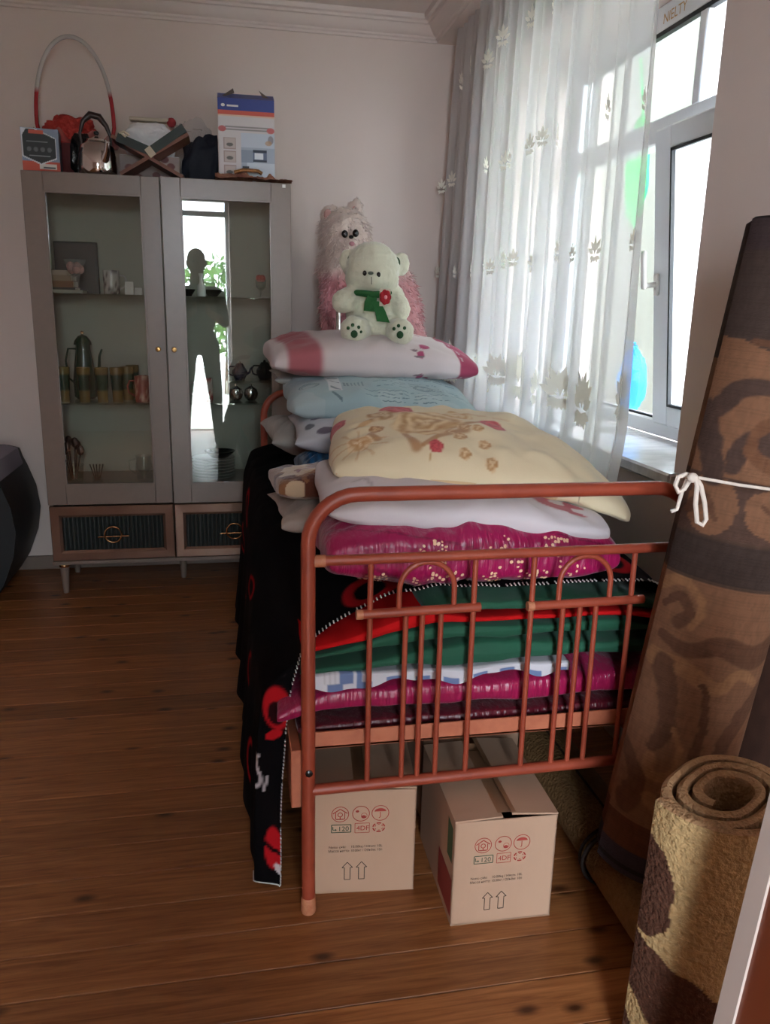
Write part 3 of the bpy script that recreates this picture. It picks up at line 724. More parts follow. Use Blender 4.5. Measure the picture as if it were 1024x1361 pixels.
# bottom shelves: jar with dark spoons, crystal cups, fork stand, glass jug, stacked plates
q = ony(98, 640, 3.78)
jr = thing('utensil_jar', (q.x, 3.80, Z3s), 'crystal jar crowded with dark serving spoons', 'jar')
B().lathe([(0.035, 0), (0.04, 0.01), (0.044, 0.075), (0.047, 0.08), (0.044, 0.08), (0.037, 0.012), (0, 0.012)], (q.x, 3.80, Z3s), 20).obj('jar_glass', M['crystal'], jr)
for k in range(6):
    a_ = k*1.05; tx, ty = q.x+0.035*math.cos(a_), 3.80+0.03*math.sin(a_)
    hh = 0.13+0.02*(k % 3)
    B().tube([(q.x+0.01*math.cos(a_), 3.80+0.01*math.sin(a_), Z3s+0.014), (tx, ty, Z3s+hh)], 0.003, 6).ball((tx, ty, Z3s+hh+0.015), (0.017, 0.008, 0.024), 10).obj('serving_spoon', M['darkglaze'], jr)
q = ony(130, 640, 3.78)
fs_ = thing('fork_stand', (q.x, 3.78, Z3s), 'little stand of dessert forks on the lowest shelf', 'fork stand')
B().lathe([(0.022, 0), (0.024, 0.004), (0.02, 0.03), (0.018, 0.03), (0, 0.008)], (q.x, 3.78, Z3s), 16).obj('cup', M['crystal'], fs_)
for k in range(5):
    dx = (k-2)*0.011; B().tube([(q.x+dx*0.4, 3.78, Z3s+0.01), (q.x+dx*1.3, 3.775, Z3s+0.085)], 0.0028, 6).obj('fork', M['chrome'], fs_)
q = ony(195, 635, 3.82)
jg = thing('glass_jug', (q.x-0.01, 3.82, Z3s), 'clear glass jug in the corner of the lowest shelf', 'jug')
B().lathe([(0.03, 0), (0.034, 0.01), (0.04, 0.06), (0.034, 0.10), (0.038, 0.115), (0.036, 0.115), (0.031, 0.1), (0.036, 0.06), (0, 0.01)], (q.x-0.01, 3.82, Z3s), 20).obj('jug_body', M['crystal'], jg)
B().tube([(q.x-0.045, 3.82, Z3s+0.10), (q.x-0.075, 3.82, Z3s+0.09), (q.x-0.075, 3.82, Z3s+0.05), (q.x-0.048, 3.82, Z3s+0.03)], 0.004, 8).obj('handle', M['crystal'], jg)
M['plate'] = mat('white_porcelain', '#c4c2bd', 0.15)
q = ony(285, 640, 3.84)
ordn = ['lowest', 'second', 'third', 'fourth', 'fifth', 'sixth', 'topmost']
for k in range(7):
    zz = Z3s+k*0.014
    goblet('plate', [(0.05, 0), (0.052, 0.002), (0.075, 0.006), (0.10, 0.013), (0.099, 0.0145), (0.073, 0.008), (0, 0.005)], (q.x, 3.85, zz), M['plate'], 'white porcelain plate, %s of the stack on the lowest shelf' % ordn[k], 'plate', 'plates stacked in the cabinet', n=30)
goblet('dark_bowl', [(0.03, 0), (0.04, 0.004), (0.07, 0.03), (0.072, 0.034), (0.068, 0.034), (0.038, 0.008), (0, 0.007)], (q.x+0.03, 3.86, Z3s+6*0.014+0.009), M['darkglaze'], 'dark bowl resting on the stacked white plates', 'bowl')

# ================================================================== things on top of the cabinet
ZT = CZ1
def carton(name, c, w, d, h, rz, label, cat, paint, nu=60, nv=60):
    """carton with a painted front (local -y) and plain sides"""
    t = thing(name, c, label, cat); R3 = Matrix.Rotation(rz, 3, 'Z'); c = Vector(c)
    def W(x, y, z): return c+R3 @ Vector((x, y, z))
    def face(o, ex, ey, fn):
        u, v = np.meshgrid(np.linspace(0, 1, nu), np.linspace(0, 1, nv), indexing='ij')
        P = np.array(o)[None, None]+u[..., None]*np.array(ex)+v[..., None]*np.array(ey)
        return P, fn(u, v)
    b = B()
    for o, ex, ey, k in (((-w/2, -d/2, 0), (w, 0, 0), (0, 0, h), 'f'), ((w/2, -d/2, 0), (0, d, 0), (0, 0, h), 's'), ((w/2, d/2, 0), (-w, 0, 0), (0, 0, h), 'f'), ((-w/2, d/2, 0), (0, -d, 0), (0, 0, h), 's')):
        P, C = face(W(*o), R3 @ Vector(ex), R3 @ Vector(ey), lambda u, v: paint(u, v, k))
        b.grid(P, C)
    b.add([W(-w/2, -d/2, 0.001), W(w/2, -d/2, 0.001), W(w/2, d/2, 0.001), W(-w/2, d/2, 0.001)], [(0, 1, 2, 3)])
    body = b.obj('box_body', M['paint'], t, smooth=0)
    return t, W, body
def paint_small(u, v, k):
    C = np.tile(lin('#7d8a9e'), u.shape+(1,))
    if k == 's':
        C = mixc(C, lin('#4a5568'), (noise(u*6, v*6, 0, 2) > 0.1)*0.7); return mixc(C, lin('#8e9099'), ((u > 0.1) & (u < 0.35) & (v > 0.1) & (v < 0.6))*0.8)
    C = mixc(C, lin('#c2452a'), 1.0*(v < 0.24))
    C = mixc(C, lin('#d8cfc8'), 1.0*((u > 0.45) & (u < 0.9) & (v > 0.08) & (v < 0.2)))
    C = mixc(C, lin('#1a1a1a'), 1.0*((u > 0.55) & (u < 0.88) & (v > 0.10) & (v < 0.13)))
    hexm = (np.abs(u-0.47) < 0.43) & (v > 0.2+np.abs(u-0.5)*0.35) & (v < 0.98-np.maximum(0, u-0.35)*0.36-np.maximum(0, 0.15-u)*1.4)
    C = mixc(C, lin('#d9dbe0'), 1.0*((np.abs(u-0.47) < 0.46) & (v > 0.17+np.abs(u-0.5)*0.35) & (v < 1.0-np.maximum(0, u-0.35)*0.36)))
    C = mixc(C, lin('#171717'), 1.0*hexm)
    for q in (0.2, 0.38, 0.56, 0.74): C = mixc(C, lin('#5d5d5d'), ell(u, v, q, 0.52, 0.06, 0.055)*1.0)
    C = mixc(C, lin('#8a8a8a'), 1.0*((v > 0.68) & (v < 0.71) & (u > 0.15) & (u < 0.7)))
    C = mixc(C, lin('#9a9a9a'), 1.0*((v > 0.36) & (v < 0.38) & (u > 0.2) & (u < 0.75)))
    C = mixc(C, lin('#c9533a'), 1.0*((v > 0.88) & (v < 0.96) & (u > 0.22) & (u < 0.6)))
    return C
p = ony(56, 228, 3.735)
t1, W1, bo = carton('appliance_carton', (p.x-0.002, 3.775, ZT), 0.142, 0.12, 0.165, 0.10, 'small appliance carton with orange base and black panel', 'carton', paint_small)
B().add([W1(-0.071, -0.06, 0.1655), W1(0.071, -0.06, 0.1655), W1(0.071, 0.06, 0.1655), W1(-0.071, 0.06, 0.1655)], [(0, 1, 2, 3)]).obj('top_flap', M['cab'], t1)
# black bag of things behind the kettle
def lump(name, c, r, mt, label, cat, seed, amp=0.25, col=None, nu=48, nv=28, fl=1.0, parent=None, shape=None):
    u = np.linspace(0, 2*PI, nu, endpoint=False)[:, None]; v = np.linspace(0.0, PI, nv)[None, :]
    d = np.stack([np.cos(u)*np.sin(v), np.sin(u)*np.sin(v), np.cos(v)+0*u], -1)
    sg = np.sign(d)*np.abs(d)**0.75
    k = 1+amp*fbm(d[..., 0]*2.3+seed, d[..., 1]*2.3, d[..., 2]*2.3, seed)
    P = np.array(c)+sg*k[..., None]*np.array(r)
    P[..., 2] = np.maximum(P[..., 2], c[2]-r[2]*fl)
    if shape: P = shape(P)
    C = None
    if col is not None:
        C = np.tile(lin(col), (nu, nv, 1))*(1+0.0*k[..., None])
    b = B().grid(P, C, cu=True)
    return b.obj(name, mt, parent, smooth=180, label=label, cat=cat)
M['blackbag'] = mat('black_polythene', '#131314', 0.25, bmp=0.8, bscale=18, bdist=0.02)
M['navy'] = mat('navy_cloth', '#171c2b', 0.7, bmp=0.5, bscale=25, bdist=0.01)
lump('plastic_sack', (-0.576, 3.824, ZT+0.088), (0.047, 0.024, 0.088), M['blackbag'], 'black polythene sack between carton and kettle', 'sack', 3, 0.13)
# gift basket with hoop handle and red tulle
yc_ = 3.945
bl_, br_ = ony(44, 150, yc_), ony(155, 160, yc_); bc = Vector(((bl_.x+br_.x)/2, yc_, ZT)); bx = (br_.x-bl_.x)/2
gb = thing('gift_basket', (bc.x, yc_, ZT), 'round gift basket with tall white hoop handle and red tulle', 'basket')
tops = ony(98, 47, yc_); zt = tops.z-0.006
pts = []; rr = []
for k in range(41):
    a_ = PI*k/40
    pts.append((bc.x-bx*0.93*math.cos(a_)*(1.0 if k else 1), yc_, ZT+0.225+(zt-ZT-0.225)*math.sin(a_)**0.9))
jl = [(bc.x-bx*0.72, yc_, ZT+0.06), (bc.x-bx*0.84, yc_, ZT+0.15)]; jr_ = [(bc.x+bx*0.84, yc_, ZT+0.15), (bc.x+bx*0.74, yc_, ZT+0.06)]
hoop = jl+pts+jr_
hh_ = B().tube(hoop, 0.0085, 10)
V = np.array(hh_.v); zsplit = ZT+0.355-0.03*0
hh_.c = [tuple(lin('#a3262b') if z < zsplit else lin('#b9b2ae')) for z in V[:, 2]]
hh_.obj('hoop_handle', M['ceramic'], gb)
B().lathe([(bx*0.72, 0), (bx*0.8, 0.06), (bx*0.92, 0.14), (bx*0.9, 0.14), (bx*0.7, 0.006), (0, 0.006)], (bc.x, yc_, ZT), 32, sy=0.62).obj('basket_bowl', mat('dark_red_wicker', '#5d1518', 0.6, bmp=0.8, bscale=60), gb)
n_ = 96; th = np.linspace(0, 2*PI, n_, endpoint=False)[:, None]; rad = np.linspace(0.72, 1.12, 8)[None, :]
zz = 0.145+0.07*(rad-0.72)+0.012*np.sin(th*9)*(rad-0.7)*3+0.010*np.sin(th*17+1)*(rad-0.7)*3
P = np.stack([bc.x+bx*rad*np.cos(th), yc_+bx*0.66*rad*np.sin(th), ZT+zz+0*rad], -1)
B().grid(P, cu=True).obj('tulle_frill', sheer_mat('pink_tulle', (0.72, 0.36, 0.33), 0.55, 0.4), gb, smooth=180)
lump('tulle_heap', (bc.x-0.02, yc_, ZT+0.175), (bx*0.60, bx*0.42, 0.072), mat('red_tulle', '#b3342c', 0.8, bmp=1.0, bscale=40, bdist=0.02), None, None, 6, 0.35, parent=gb)
# chrome kettle
kc = ony(133, 228, 3.735); kx, ky = kc.x-0.006, 3.735
kt = thing('kettle', (kx, ky, ZT), 'polished chrome kettle with dark arched handle on the cabinet', 'kettle')
B().lathe([(0.066, 0), (0.073, 0.008), (0.076, 0.03), (0.074, 0.075), (0.066, 0.110), (0.048, 0.126), (0.040, 0.130), (0.040, 0.133)], (kx, ky, ZT), 36).obj('body', M['chrome'], kt)
ld = B().lathe([(0.041, 0.131), (0.038, 0.138), (0.018, 0.147), (0.006, 0.150), (0.005, 0.156)], (kx, ky, ZT), 28).obj('lid', M['chrome'], kt)
B().ball((kx, ky, ZT+0.163), (0.011, 0.011, 0.009), 12).obj('lid_knob', M['black'], ld)
B().tube([(kx+0.03, ky-0.05, ZT+0.05), (kx+0.05, ky-0.085, ZT+0.085), (kx+0.055, ky-0.10, ZT+0.115)], [0.019, 0.013, 0.010], 12).obj('spout', M['chrome'], kt)
B().tube([(kx-0.058, ky, ZT+0.10), (kx-0.064, ky, ZT+0.16), (kx-0.05, ky, ZT+0.205), (kx-0.02, ky, ZT+0.232), (kx+0.015, ky, ZT+0.225), (kx+0.042, ky, ZT+0.19), (kx+0.056, ky, ZT+0.15), (kx+0.056, ky, ZT+0.11)], [0.005, 0.006, 0.010, 0.014, 0.014, 0.010, 0.006, 0.005], 10).obj('handle', mat('dark_brown_handle', '#2b1a16', 0.3), kt)
# folding wooden book stand with a green book
M['standwood'] = mat('stand_wood', '#7b4630', 0.5, var=0.5, vscale=20, col2='#5d3222')
ys0, ys1 = 3.70, 3.86
A0, A1 = ony(160, 231, 3.70), ony(250, 178, 3.70); Bq0, Bq1 = ony(243, 233, 3.70), ony(148, 180, 3.70)
bs = thing('book_stand', ((A0.x+A1.x)/2, 3.78, ZT), 'crossed wooden folding book stand on the cabinet', 'book stand')
def plank(p, q, th_, ya, yb, nm, par, mt):
    d = Vector((q.x-p.x, 0, q.z-p.z)).normalized(); n = Vector((-d.z, 0, d.x))*th_/2
    pz = [(p.x+n.x, p.z+n.z), (p.x-n.x, p.z-n.z), (q.x-n.x, q.z-n.z), (q.x+n.x, q.z+n.z)]
    return B().prism(pz, 1, ya, yb).obj(nm, mt, par, smooth=0)
A0.z = Bq0.z = ZT+0.008
plank(A0, A1, 0.014, ys0, ys1, 'crossed_board', bs, M['standwood']); plank(Bq0, Bq1, 0.014, ys0+0.002, ys1-0.002, 'crossed_board', bs, M['standwood'])
xi = (A0.x+A1.x)/2
gk = thing('green_book', (xi-0.02, 3.77, ZT+0.07), 'open dark green book with cream pages on the wooden stand', 'book')
M['greencover'] = mat('dark_green_cover', '#1c2620', 0.5)
mid = Vector((xi-0.015, 0, ZT+0.100))
c1, c2 = ony(152, 186, 3.70), ony(247, 172, 3.70)
plank(mid, c1+Vector((0.01, 0, 0.012)), 0.034, 3.695, 3.85, 'book_half', gk, M['greencover']); plank(mid, c2+Vector((-0.006, 0, 0.006)), 0.034, 3.695, 3.85, 'book_half', gk, M['greencover'])
plank(mid+Vector((-0.012, 0, 0.012)), mid+Vector((0.012, 0, -0.018)), 0.028, 3.69, 3.848, 'cream_pages', gk, M['paper'])
pp = ony(165, 178, 3.70); B().tube([(pp.x-0.02, 3.70, pp.z), (pp.x, 3.695, pp.z+0.008), (pp.x+0.02, 3.70, pp.z-0.004), (pp.x+0.005, 3.695, pp.z-0.01), (pp.x-0.015, 3.70, pp.z+0.004)], 0.005, 8).obj('cream_ribbon', M['paper'], gk)
# floral cloth behind the stand
def paint_floral(u, v, k):
    C = np.tile(lin('#a38d86'), u.shape+(1,))
    for (cx_, cy_) in ((0.15, 0.55), (0.38, 0.7), (0.6, 0.3), (0.85, 0.65), (0.3, 0.2), (0.75, 0.9)): C = mixc(C, lin('#6d3634'), ell(u, v, cx_, cy_, 0.07, 0.13))
    return C
p = ony(195, 232, 3.93); carton('flowered_box', (p.x+0.02, 3.93, ZT), 0.25, 0.10, 0.11, 0, 'low pale box with dark red flower print behind the book stand', 'box', paint_floral)
B().box(p.x-0.1048, p.x+0.1448, 3.8805, 3.9795, ZT+0.108, ZT+0.112).obj('box_lid', M['white'], bpy.data.objects['flowered_box'])
# white packet on top of that, with a cream and red rim
p = ony(198, 180, 3.93); zb_ = ZT+0.112
pk = thing('white_packet', (p.x, 3.93, zb_), 'crumpled white packet with cream rim and red knot', 'packet')
lump('packet_body', (p.x, 3.92, zb_+0.058), (0.105, 0.05, 0.080), mat('white_plastic_film', '#f2f2f5', 0.4, bmp=0.8, bscale=20, bdist=0.015), None, None, 9, 0.14, fl=0.72, parent=pk)
a_, c_ = ony(172, 158, 3.92), ony(226, 158, 3.92)
B().box(a_.x, c_.x, 3.90, 3.945, a_.z-0.007, a_.z+0.007, 0.004).obj('rim', M['paper'], pk)
q = ony(228, 163, 3.91); B().ball((q.x, 3.91, q.z), (0.02, 0.016, 0.02), 12).obj('red_knot', mat('red_cloth', '#9a2b30', 0.8, bmp=0.5), pk)
# clear plastic bag
q = ony(256, 195, 4.025); lump('clear_bag', (q.x, 4.025, ZT+0.14), (0.085, 0.030, 0.14), M['plasticbag'], 'crumpled clear plastic bag behind the navy bag', 'bag', 12, 0.2)
# navy bag leaning beside the big carton
def navyshape(P):
    P = P.copy(); h_ = np.clip((P[..., 2]-ZT)/0.2, 0, 1)
    P[..., 0] += 0.055*h_
    P[..., 0] = np.clip(P[..., 0], -0.183, a_x-0.001); P[..., 1] = np.clip(P[..., 1], 3.868, 3.985); return P
a_x = ony(292, 235, 3.72).x-0.004
lump('navy_bag', (-0.105, 3.925, ZT+0.085), (0.085, 0.05, 0.115), M['navy'], 'slumped dark navy cloth bag leaning on the tall carton', 'bag', 14, 0.3, fl=0.739, shape=navyshape)
# tall carton of a chopper with carrying handle
def paint_tall(u, v, k):
    C = np.tile(lin('#c9c2c2'), u.shape+(1,))
    C = mixc(C, lin('#2f3f86'), 1.0*(v > 0.86)); C = mixc(C, lin('#c2513f'), 1.0*((v > 0.81) & (v <= 0.86)))
    C = mixc(C, lin('#d6b59c'), 1.0*((v > 0.79) & (v <= 0.81)))
    if k == 's': return mixc(C, lin('#b9bcc6'), 1.0*(v < 0.6))
    C = mixc(C, lin('#8d8888'), 1.0*((np.abs(v-0.635) < 0.008) | (np.abs(v-0.665) < 0.008))*((u > 0.12) & (u < 0.9)))
    for cx_ in (0.07, 0.93): C = mixc(C, lin('#b65d5c'), ell(u, v, cx_, 0.64, 0.07, 0.035))
    C = mixc(C, lin('#a3adbd'), 1.0*((u > 0.40) & (v < 0.60)))
    C = mixc(C, lin('#bcc4d0'), 1.0*((u > 0.40) & (v < 0.60) & (v > 0.43))); C = mixc(C, lin('#8793a6'), 1.0*((u > 0.40) & (u < 0.62) & (v < 0.40) & (v > 0.25)))
    C = mixc(C, lin('#c4ccd6'), 1.0*((u > 0.5) & (v < 0.25)))
    C = mixc(C, lin('#5f6a86'), 1.0*((u > 0.61) & (u < 0.86) & (v > 0.28) & (v < 0.40)))
    C = mixc(C, lin('#dfe4ea'), 1.0*((u > 0.635) & (u < 0.79) & (v > 0.29) & (v < 0.37)))
    C = mixc(C, lin('#2f3648'), 1.0*((u > 0.61) & (u < 0.86) & (((v > 0.375) & (v < 0.405)) | ((v > 0.26) & (v < 0.285)))))
    C = mixc(C, lin('#7a7074'), ell(u, v, 0.93, 0.53, 0.05, 0.05)*0.8); C = mixc(C, lin('#b08c68'), ell(u, v, 0.89, 0.49, 0.06, 0.03)*0.8)
    C = mixc(C, lin('#3b3f45'), 1.0*((u > 0.42) & (u < 0.54) & (np.abs(v-0.19) < 0.012)))
    for cy_ in (0.47, 0.31, 0.14):
        C = mixc(C, lin('#9d8a86'), 1.0*((u > 0.09) & (u < 0.31) & (np.abs(v-cy_) < 0.07)))
        C = mixc(C, lin('#b9aaa4'), 1.0*((u > 0.105) & (u < 0.295) & (np.abs(v-cy_) < 0.06)))
        C = mixc(C, lin('#55534f'), ell(u, v, 0.2+0.02*math.sin(cy_*40), cy_-0.015, 0.06, 0.022)*0.9)
    return C
a_, c_ = ony(292, 235, 3.72), ony(366, 235, 3.72); kz = ony(330, 133, 3.74).z
wk = c_.x-a_.x
tc_, Wk, bo = carton('tall_carton', ((a_.x+c_.x)/2, 3.82, ZT), wk, 0.19, kz-ZT, -0.01, 'tall white and blue kitchen appliance carton with gable top', 'carton', paint_tall, 110, 160)
hk = kz-ZT; M['bluecard'] = mat('blue_card', '#33418c', 0.45); M['cardgrey'] = mat('card_inside', '#6e625c', 0.8)
B().add([Wk(-wk/2, -0.095, hk), Wk(wk/2, -0.095, hk), Wk(wk/2, -0.01, hk+0.036), Wk(-wk/2, -0.01, hk+0.036)], [(0, 1, 2, 3)]).obj('gable_flap', M['bluecard'], tc_, smooth=0)
B().add([Wk(-wk/2, 0.095, hk), Wk(wk/2, 0.095, hk), Wk(wk/2, 0.01, hk+0.036), Wk(-wk/2, 0.01, hk+0.036)], [(0, 1, 2, 3)]).obj('gable_flap', M['bluecard'], tc_, smooth=0)
B().add([Wk(-wk/2, -0.08, hk-0.002), Wk(-wk/2+0.015, 0.06, hk+0.03), Wk(-wk*0.22, 0.0, hk+0.06), Wk(-wk*0.20, -0.05, hk+0.03)], [(0, 1, 2, 3)]).obj('dust_flap', M['cardgrey'], tc_, smooth=0)
B().add([Wk(wk/2, -0.08, hk-0.002), Wk(wk/2-0.015, 0.06, hk+0.03), Wk(wk*0.24, 0.0, hk+0.058), Wk(wk*0.30, -0.05, hk+0.02)], [(0, 1, 2, 3)]).obj('dust_flap', M['cardgrey'], tc_, smooth=0)
pr = Print(Wk(-wk/2, -0.0955, hk*0.91), (Wk(1, 0, 0)-Wk(0, 0, 0)), (0, 0, 1)); pr.ell(0.022, 0.002, 0.008, 0.006).rect(0.038, -0.003, 0.085, 0.004); pr.obj('logo_print', M['white'], tc_)
# crocheted runner with gold edge along the cabinet front
M['lacebrown'] = mat('brown_lace', '#7d4a3a', 0.8, var=0.7, vscale=40, col2='#b58a6c', bmp=0.8, bscale=60)
rn = thing('crochet_runner', (0.15, 3.70, ZT), 'rumpled reddish crochet runner with gold trim in front of the tall carton', 'runner')
xs = np.linspace(-0.03, 0.292, 70)[:, None]; vv = np.linspace(0, 1, 14)[None, :]
zz = ZT+0.006+0.018*(1+fbm(xs*30, vv*3, 0, 21))*np.sin(PI*np.clip(vv*0.9+0.1, 0, 1))*(1-0.6*sstep(0.2, 0.29, xs))
P = np.stack([xs+0*vv, 3.648+0.075*vv+0.004*np.sin(xs*60), np.maximum(zz, ZT+0.002)], -1)
B().grid(P).obj('lace_cloth', M['lacebrown'], rn, smooth=180)
B().tube([(0.05, 3.69, ZT+0.035), (0.09, 3.685, ZT+0.046), (0.15, 3.685, ZT+0.044), (0.165, 3.69, ZT+0.036)], 0.008, 8).obj('gold_trim', M['gold'], rn)

# ================================================================== sofa end
sf = thing('sofa', (-1.5, 3.7, 0), 'dark sofa arm with lilac grey throw beside the cabinet', 'sofa')
M['sofadark'] = mat('sofa_leatherette', '#15171a', 0.55, bmp=0.1, bscale=60); M['lilac'] = mat('lilac_throw', '#8d8794', 0.95, bmp=0.5, bscale=90)
armp = [(-1.14, 0.03), (-1.02, 0.03), (-0.975, 0.10), (-0.928, 0.22), (-0.910, 0.33), (-0.922, 0.44), (-0.955, 0.54), (-0.972, 0.58), (-0.982, 0.618), (-1.03, 0.632), (-1.14, 0.632)]
B().prism(armp, 1, 3.56, 4.05).obj('armrest', M['sofadark'], sf, smooth=60)
B().box(-2.3, -1.13, 3.30, 4.02, 0.06, 0.40, 0.03, seg=3).obj('seat', M['sofadark'], sf); B().box(-2.3, -1.13, 3.86, 4.06, 0.40, 0.80, 0.04, seg=3).obj('backrest', M['sofadark'], sf)
thp = [(-1.145, 0.36), (-1.05, 0.40), (-0.985, 0.50), (-0.958, 0.555), (-0.968, 0.59), (-0.976, 0.628), (-1.03, 0.644), (-1.145, 0.644)]
B().prism(thp, 1, 3.55, 3.99).obj('throw', M['lilac'], sf, smooth=60)
for lx, ly in ((-2.2, 3.36), (-1.08, 3.62), (-2.2, 3.98), (-1.08, 3.98)): B().box(lx-0.02, lx+0.02, ly-0.02, ly+0.02, 0, 0.07).obj('foot', M['black'], sf)
# ================================================================== iron bed
FX0, FX1, FYF, FYH = 0.147, 0.978, 1.512, 3.43
bed = thing('iron_bed', ((FX0+FX1)/2, (FYF+FYH)/2, 0), 'orange brown painted tubular iron bed with arched spindle footboard', 'bed')
def arch(y, ztop, r=0.10, x0=FX0, x1=FX1):
    pts = [(x0, y, 0.0), (x0, y, 0.2), (x0, y, 0.5), (x0, y, ztop-r)]
    for k in range(1, 9): a = PI/2*k/8; pts.append((x0+r-r*math.cos(a), y, ztop-r+r*math.sin(a)))
    for k in range(0, 9): a = PI/2*k/8; pts.append((x1-r+r*math.sin(a), y, ztop-r+r*math.cos(a)))
    pts += [(x1, y, 0.5), (x1, y, 0.2), (x1, y, 0.0)]
    return pts
fb = B().tube(arch(FYF, 0.947), 0.0148, 14).obj('foot_frame', M['bed'], bed, smooth=60)
B().tube([(FX0+0.005, FYF, 0.813), (FX1-0.005, FYF, 0.816)], 0.0108, 12).obj('upper_rail', M['bed'], bed)
for x in (FX0+0.012, FX1-0.012): B().tube([(x, FYF, 0.813), (x+(0.022 if x < 0.5 else -0.022), FYF, 0.813)], 0.0128, 12).obj('rail_collar', M['bedworn'], bed)
B().tube([(FX0, FYF, 0.303), (FX1, FYF, 0.312)], 0.0125, 12).obj('lower_rail', M['bed'], bed)
for xa, xb in ((0.246, 0.506), (0.612, 0.875)):
    B().tube([(xa, FYF-0.003, 0.697), (xb, FYF-0.003, 0.701)], 0.0098, 12).obj('short_rail', M['bed'], bed)
    xe = xa if xa < 0.5 else xa; B().tube([(xa-0.002, FYF-0.003, 0.697), (xa+0.012, FYF-0.003, 0.697)], 0.0104, 12).obj('rail_end', M['bedworn'], bed)
for x in (0.273, 0.492, 0.620, 0.847):
    B().tube([(x, FYF, 0.305), (x, FYF, 0.815)], 0.0060, 10).obj('spindle', M['bed'], bed)
for x in (0.348, 0.383, 0.423, 0.692, 0.731, 0.768):
    B().tube([(x, FYF, 0.305), (x, FYF, 0.697)], 0.0058, 10).obj('spindle', M['bed'], bed)
for xc in (0.391, 0.738):
    pts = [(xc-0.058, FYF, 0.698), (xc-0.058, FYF, 0.745)]+[(xc-0.058*math.cos(a), FYF, 0.745+0.058*math.sin(a)) for a in np.linspace(0.15, PI-0.15, 15)]+[(xc+0.058, FYF, 0.745), (xc+0.058, FYF, 0.70)]
    B().tube(pts, 0.0058, 10).obj('hoop', M['bed'], bed)
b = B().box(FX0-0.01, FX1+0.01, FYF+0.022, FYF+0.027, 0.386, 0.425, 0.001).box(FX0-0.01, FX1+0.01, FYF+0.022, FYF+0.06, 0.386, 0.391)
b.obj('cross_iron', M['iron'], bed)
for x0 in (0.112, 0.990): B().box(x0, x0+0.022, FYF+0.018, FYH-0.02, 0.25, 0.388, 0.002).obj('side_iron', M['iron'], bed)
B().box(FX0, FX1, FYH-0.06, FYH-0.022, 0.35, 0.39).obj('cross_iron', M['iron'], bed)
for (x, y) in ((FX0, FYF-0.016), (FX1, FYF-0.016)): B().lathe([(0.008, 0), (0.008, 0.004), (0.004, 0.006), (0, 0.006)], (x, y+0.003, 0.352), 8, Matrix.Rotation(PI/2, 3, 'X')).obj('bolt', M['darkglaze'], bed)
for (x, y) in ((FX0, FYF), (FX1, FYF), (FX0, FYH), (FX1, FYH)): B().lathe([(0.0155, 0), (0.017, 0.004), (0.0165, 0.035), (0.0155, 0.04)], (x, y, 0), 14).obj('foot_cap', M['bedworn'], bed)
B().tube(arch(FYH, 0.947), 0.0148, 14).obj('head_frame', M['bed'], bed, smooth=60)
for z in (0.813, 0.305): B().tube([(FX0, FYH, z), (FX1, FYH, z)], 0.0115, 12).obj('head_rail', M['bed'], bed)
for k in range(8):
    x = FX0+(FX1-FX0)*(k+1)/9; B().tube([(x, FYH, 0.305), (x, FYH, 0.813)], 0.006, 8).obj('head_spindle', M['bed'], bed)
B().box(FX0, FX1, FYF+0.05, FYH-0.05, 0.380, 0.398).obj('bed_base', M['darkprint'], bed)

# ---------------- soft goods
def cushion(name, a, b, T, place, mt, paint, label, cat, group=None, nx=90, ny=70, pinch=0.07, pw=0.42, wr=0.012, seed=0, Tb=None, crease=0.0, post=None, cr=0.0):
    s = np.linspace(-1, 1, nx); r_ = np.linspace(-1, 1, ny)
    u, v = np.meshgrid(np.sin(s*PI/2), np.sin(r_*PI/2), indexing='ij')
    h = (np.clip(1-u**2, 0, 1)*np.clip(1-v**2, 0, 1))**pw
    cn = 1-cr*(u*u*v*v)**2
    x = a*u*(1-pinch*(1-v**2))*cn; y = b*v*(1-pinch*(1-u**2))*cn
    bb = B()
    for side, TT in ((1, T), (-1, Tb or T)):
        w = fbm(x*9+seed, y*9, side*3.0, seed)*wr*np.sqrt(h+1e-6)
        ang = np.arctan2(v, u); rr = np.maximum(np.abs(u), np.abs(v))
        w = w+crease*np.sin(ang*22+3*noise(x*6, y*6, 0, seed))*np.exp(-((rr-0.82)/0.12)**2)*h
        z = side*(TT*h)+w
        xo = x+0.006*noise(y*14, z*8, 1.3, seed+3)*(np.abs(u) > 0.6); yo = y+0.006*noise(x*14, z*8, 2.3, seed+4)*(np.abs(v) > 0.6)
        P = np.stack(place(xo, yo, z), -1)
        if post is not None: P = np.stack(post(P[..., 0], P[..., 1], P[..., 2]), -1)
        C = paint(u, v, side, P)
        bb.grid(P if side > 0 else P[::-1], C if side > 0 else C[::-1])
    return bb.obj(name, mt, smooth=180, label=label, cat=cat, group=group, flip=False)
def placer(c, rx=0.0, ry=0.0, rz=0.0, sag=0.0):
    R3 = np.array((Matrix.Rotation(rz, 3, 'Z') @ Matrix.Rotation(ry, 3, 'Y') @ Matrix.Rotation(rx, 3, 'X')))
    def f(x, y, z):
        z = z-sag*(x*x)
        P = np.stack([x, y, z], -1) @ R3.T
        return P[..., 0]+c[0], P[..., 1]+c[1], P[..., 2]+c[2]
    return f
def solid(col, var=0.06, sc=6, seed=0):
    c0 = lin(col)
    return lambda u, v, s, P: np.tile(c0, u.shape+(1,))*(1+var*fbm(u*sc, v*sc, s, seed))[..., None]
def droop(x, y, z):
    return x, y, z-0.075*np.clip((z-0.53)/0.17, 0, 1.2)*sstep(0.44, 0.12, x)-0.03*np.clip((z-0.53)/0.17, 0, 1.2)*sstep(0.84, 1.0, x)
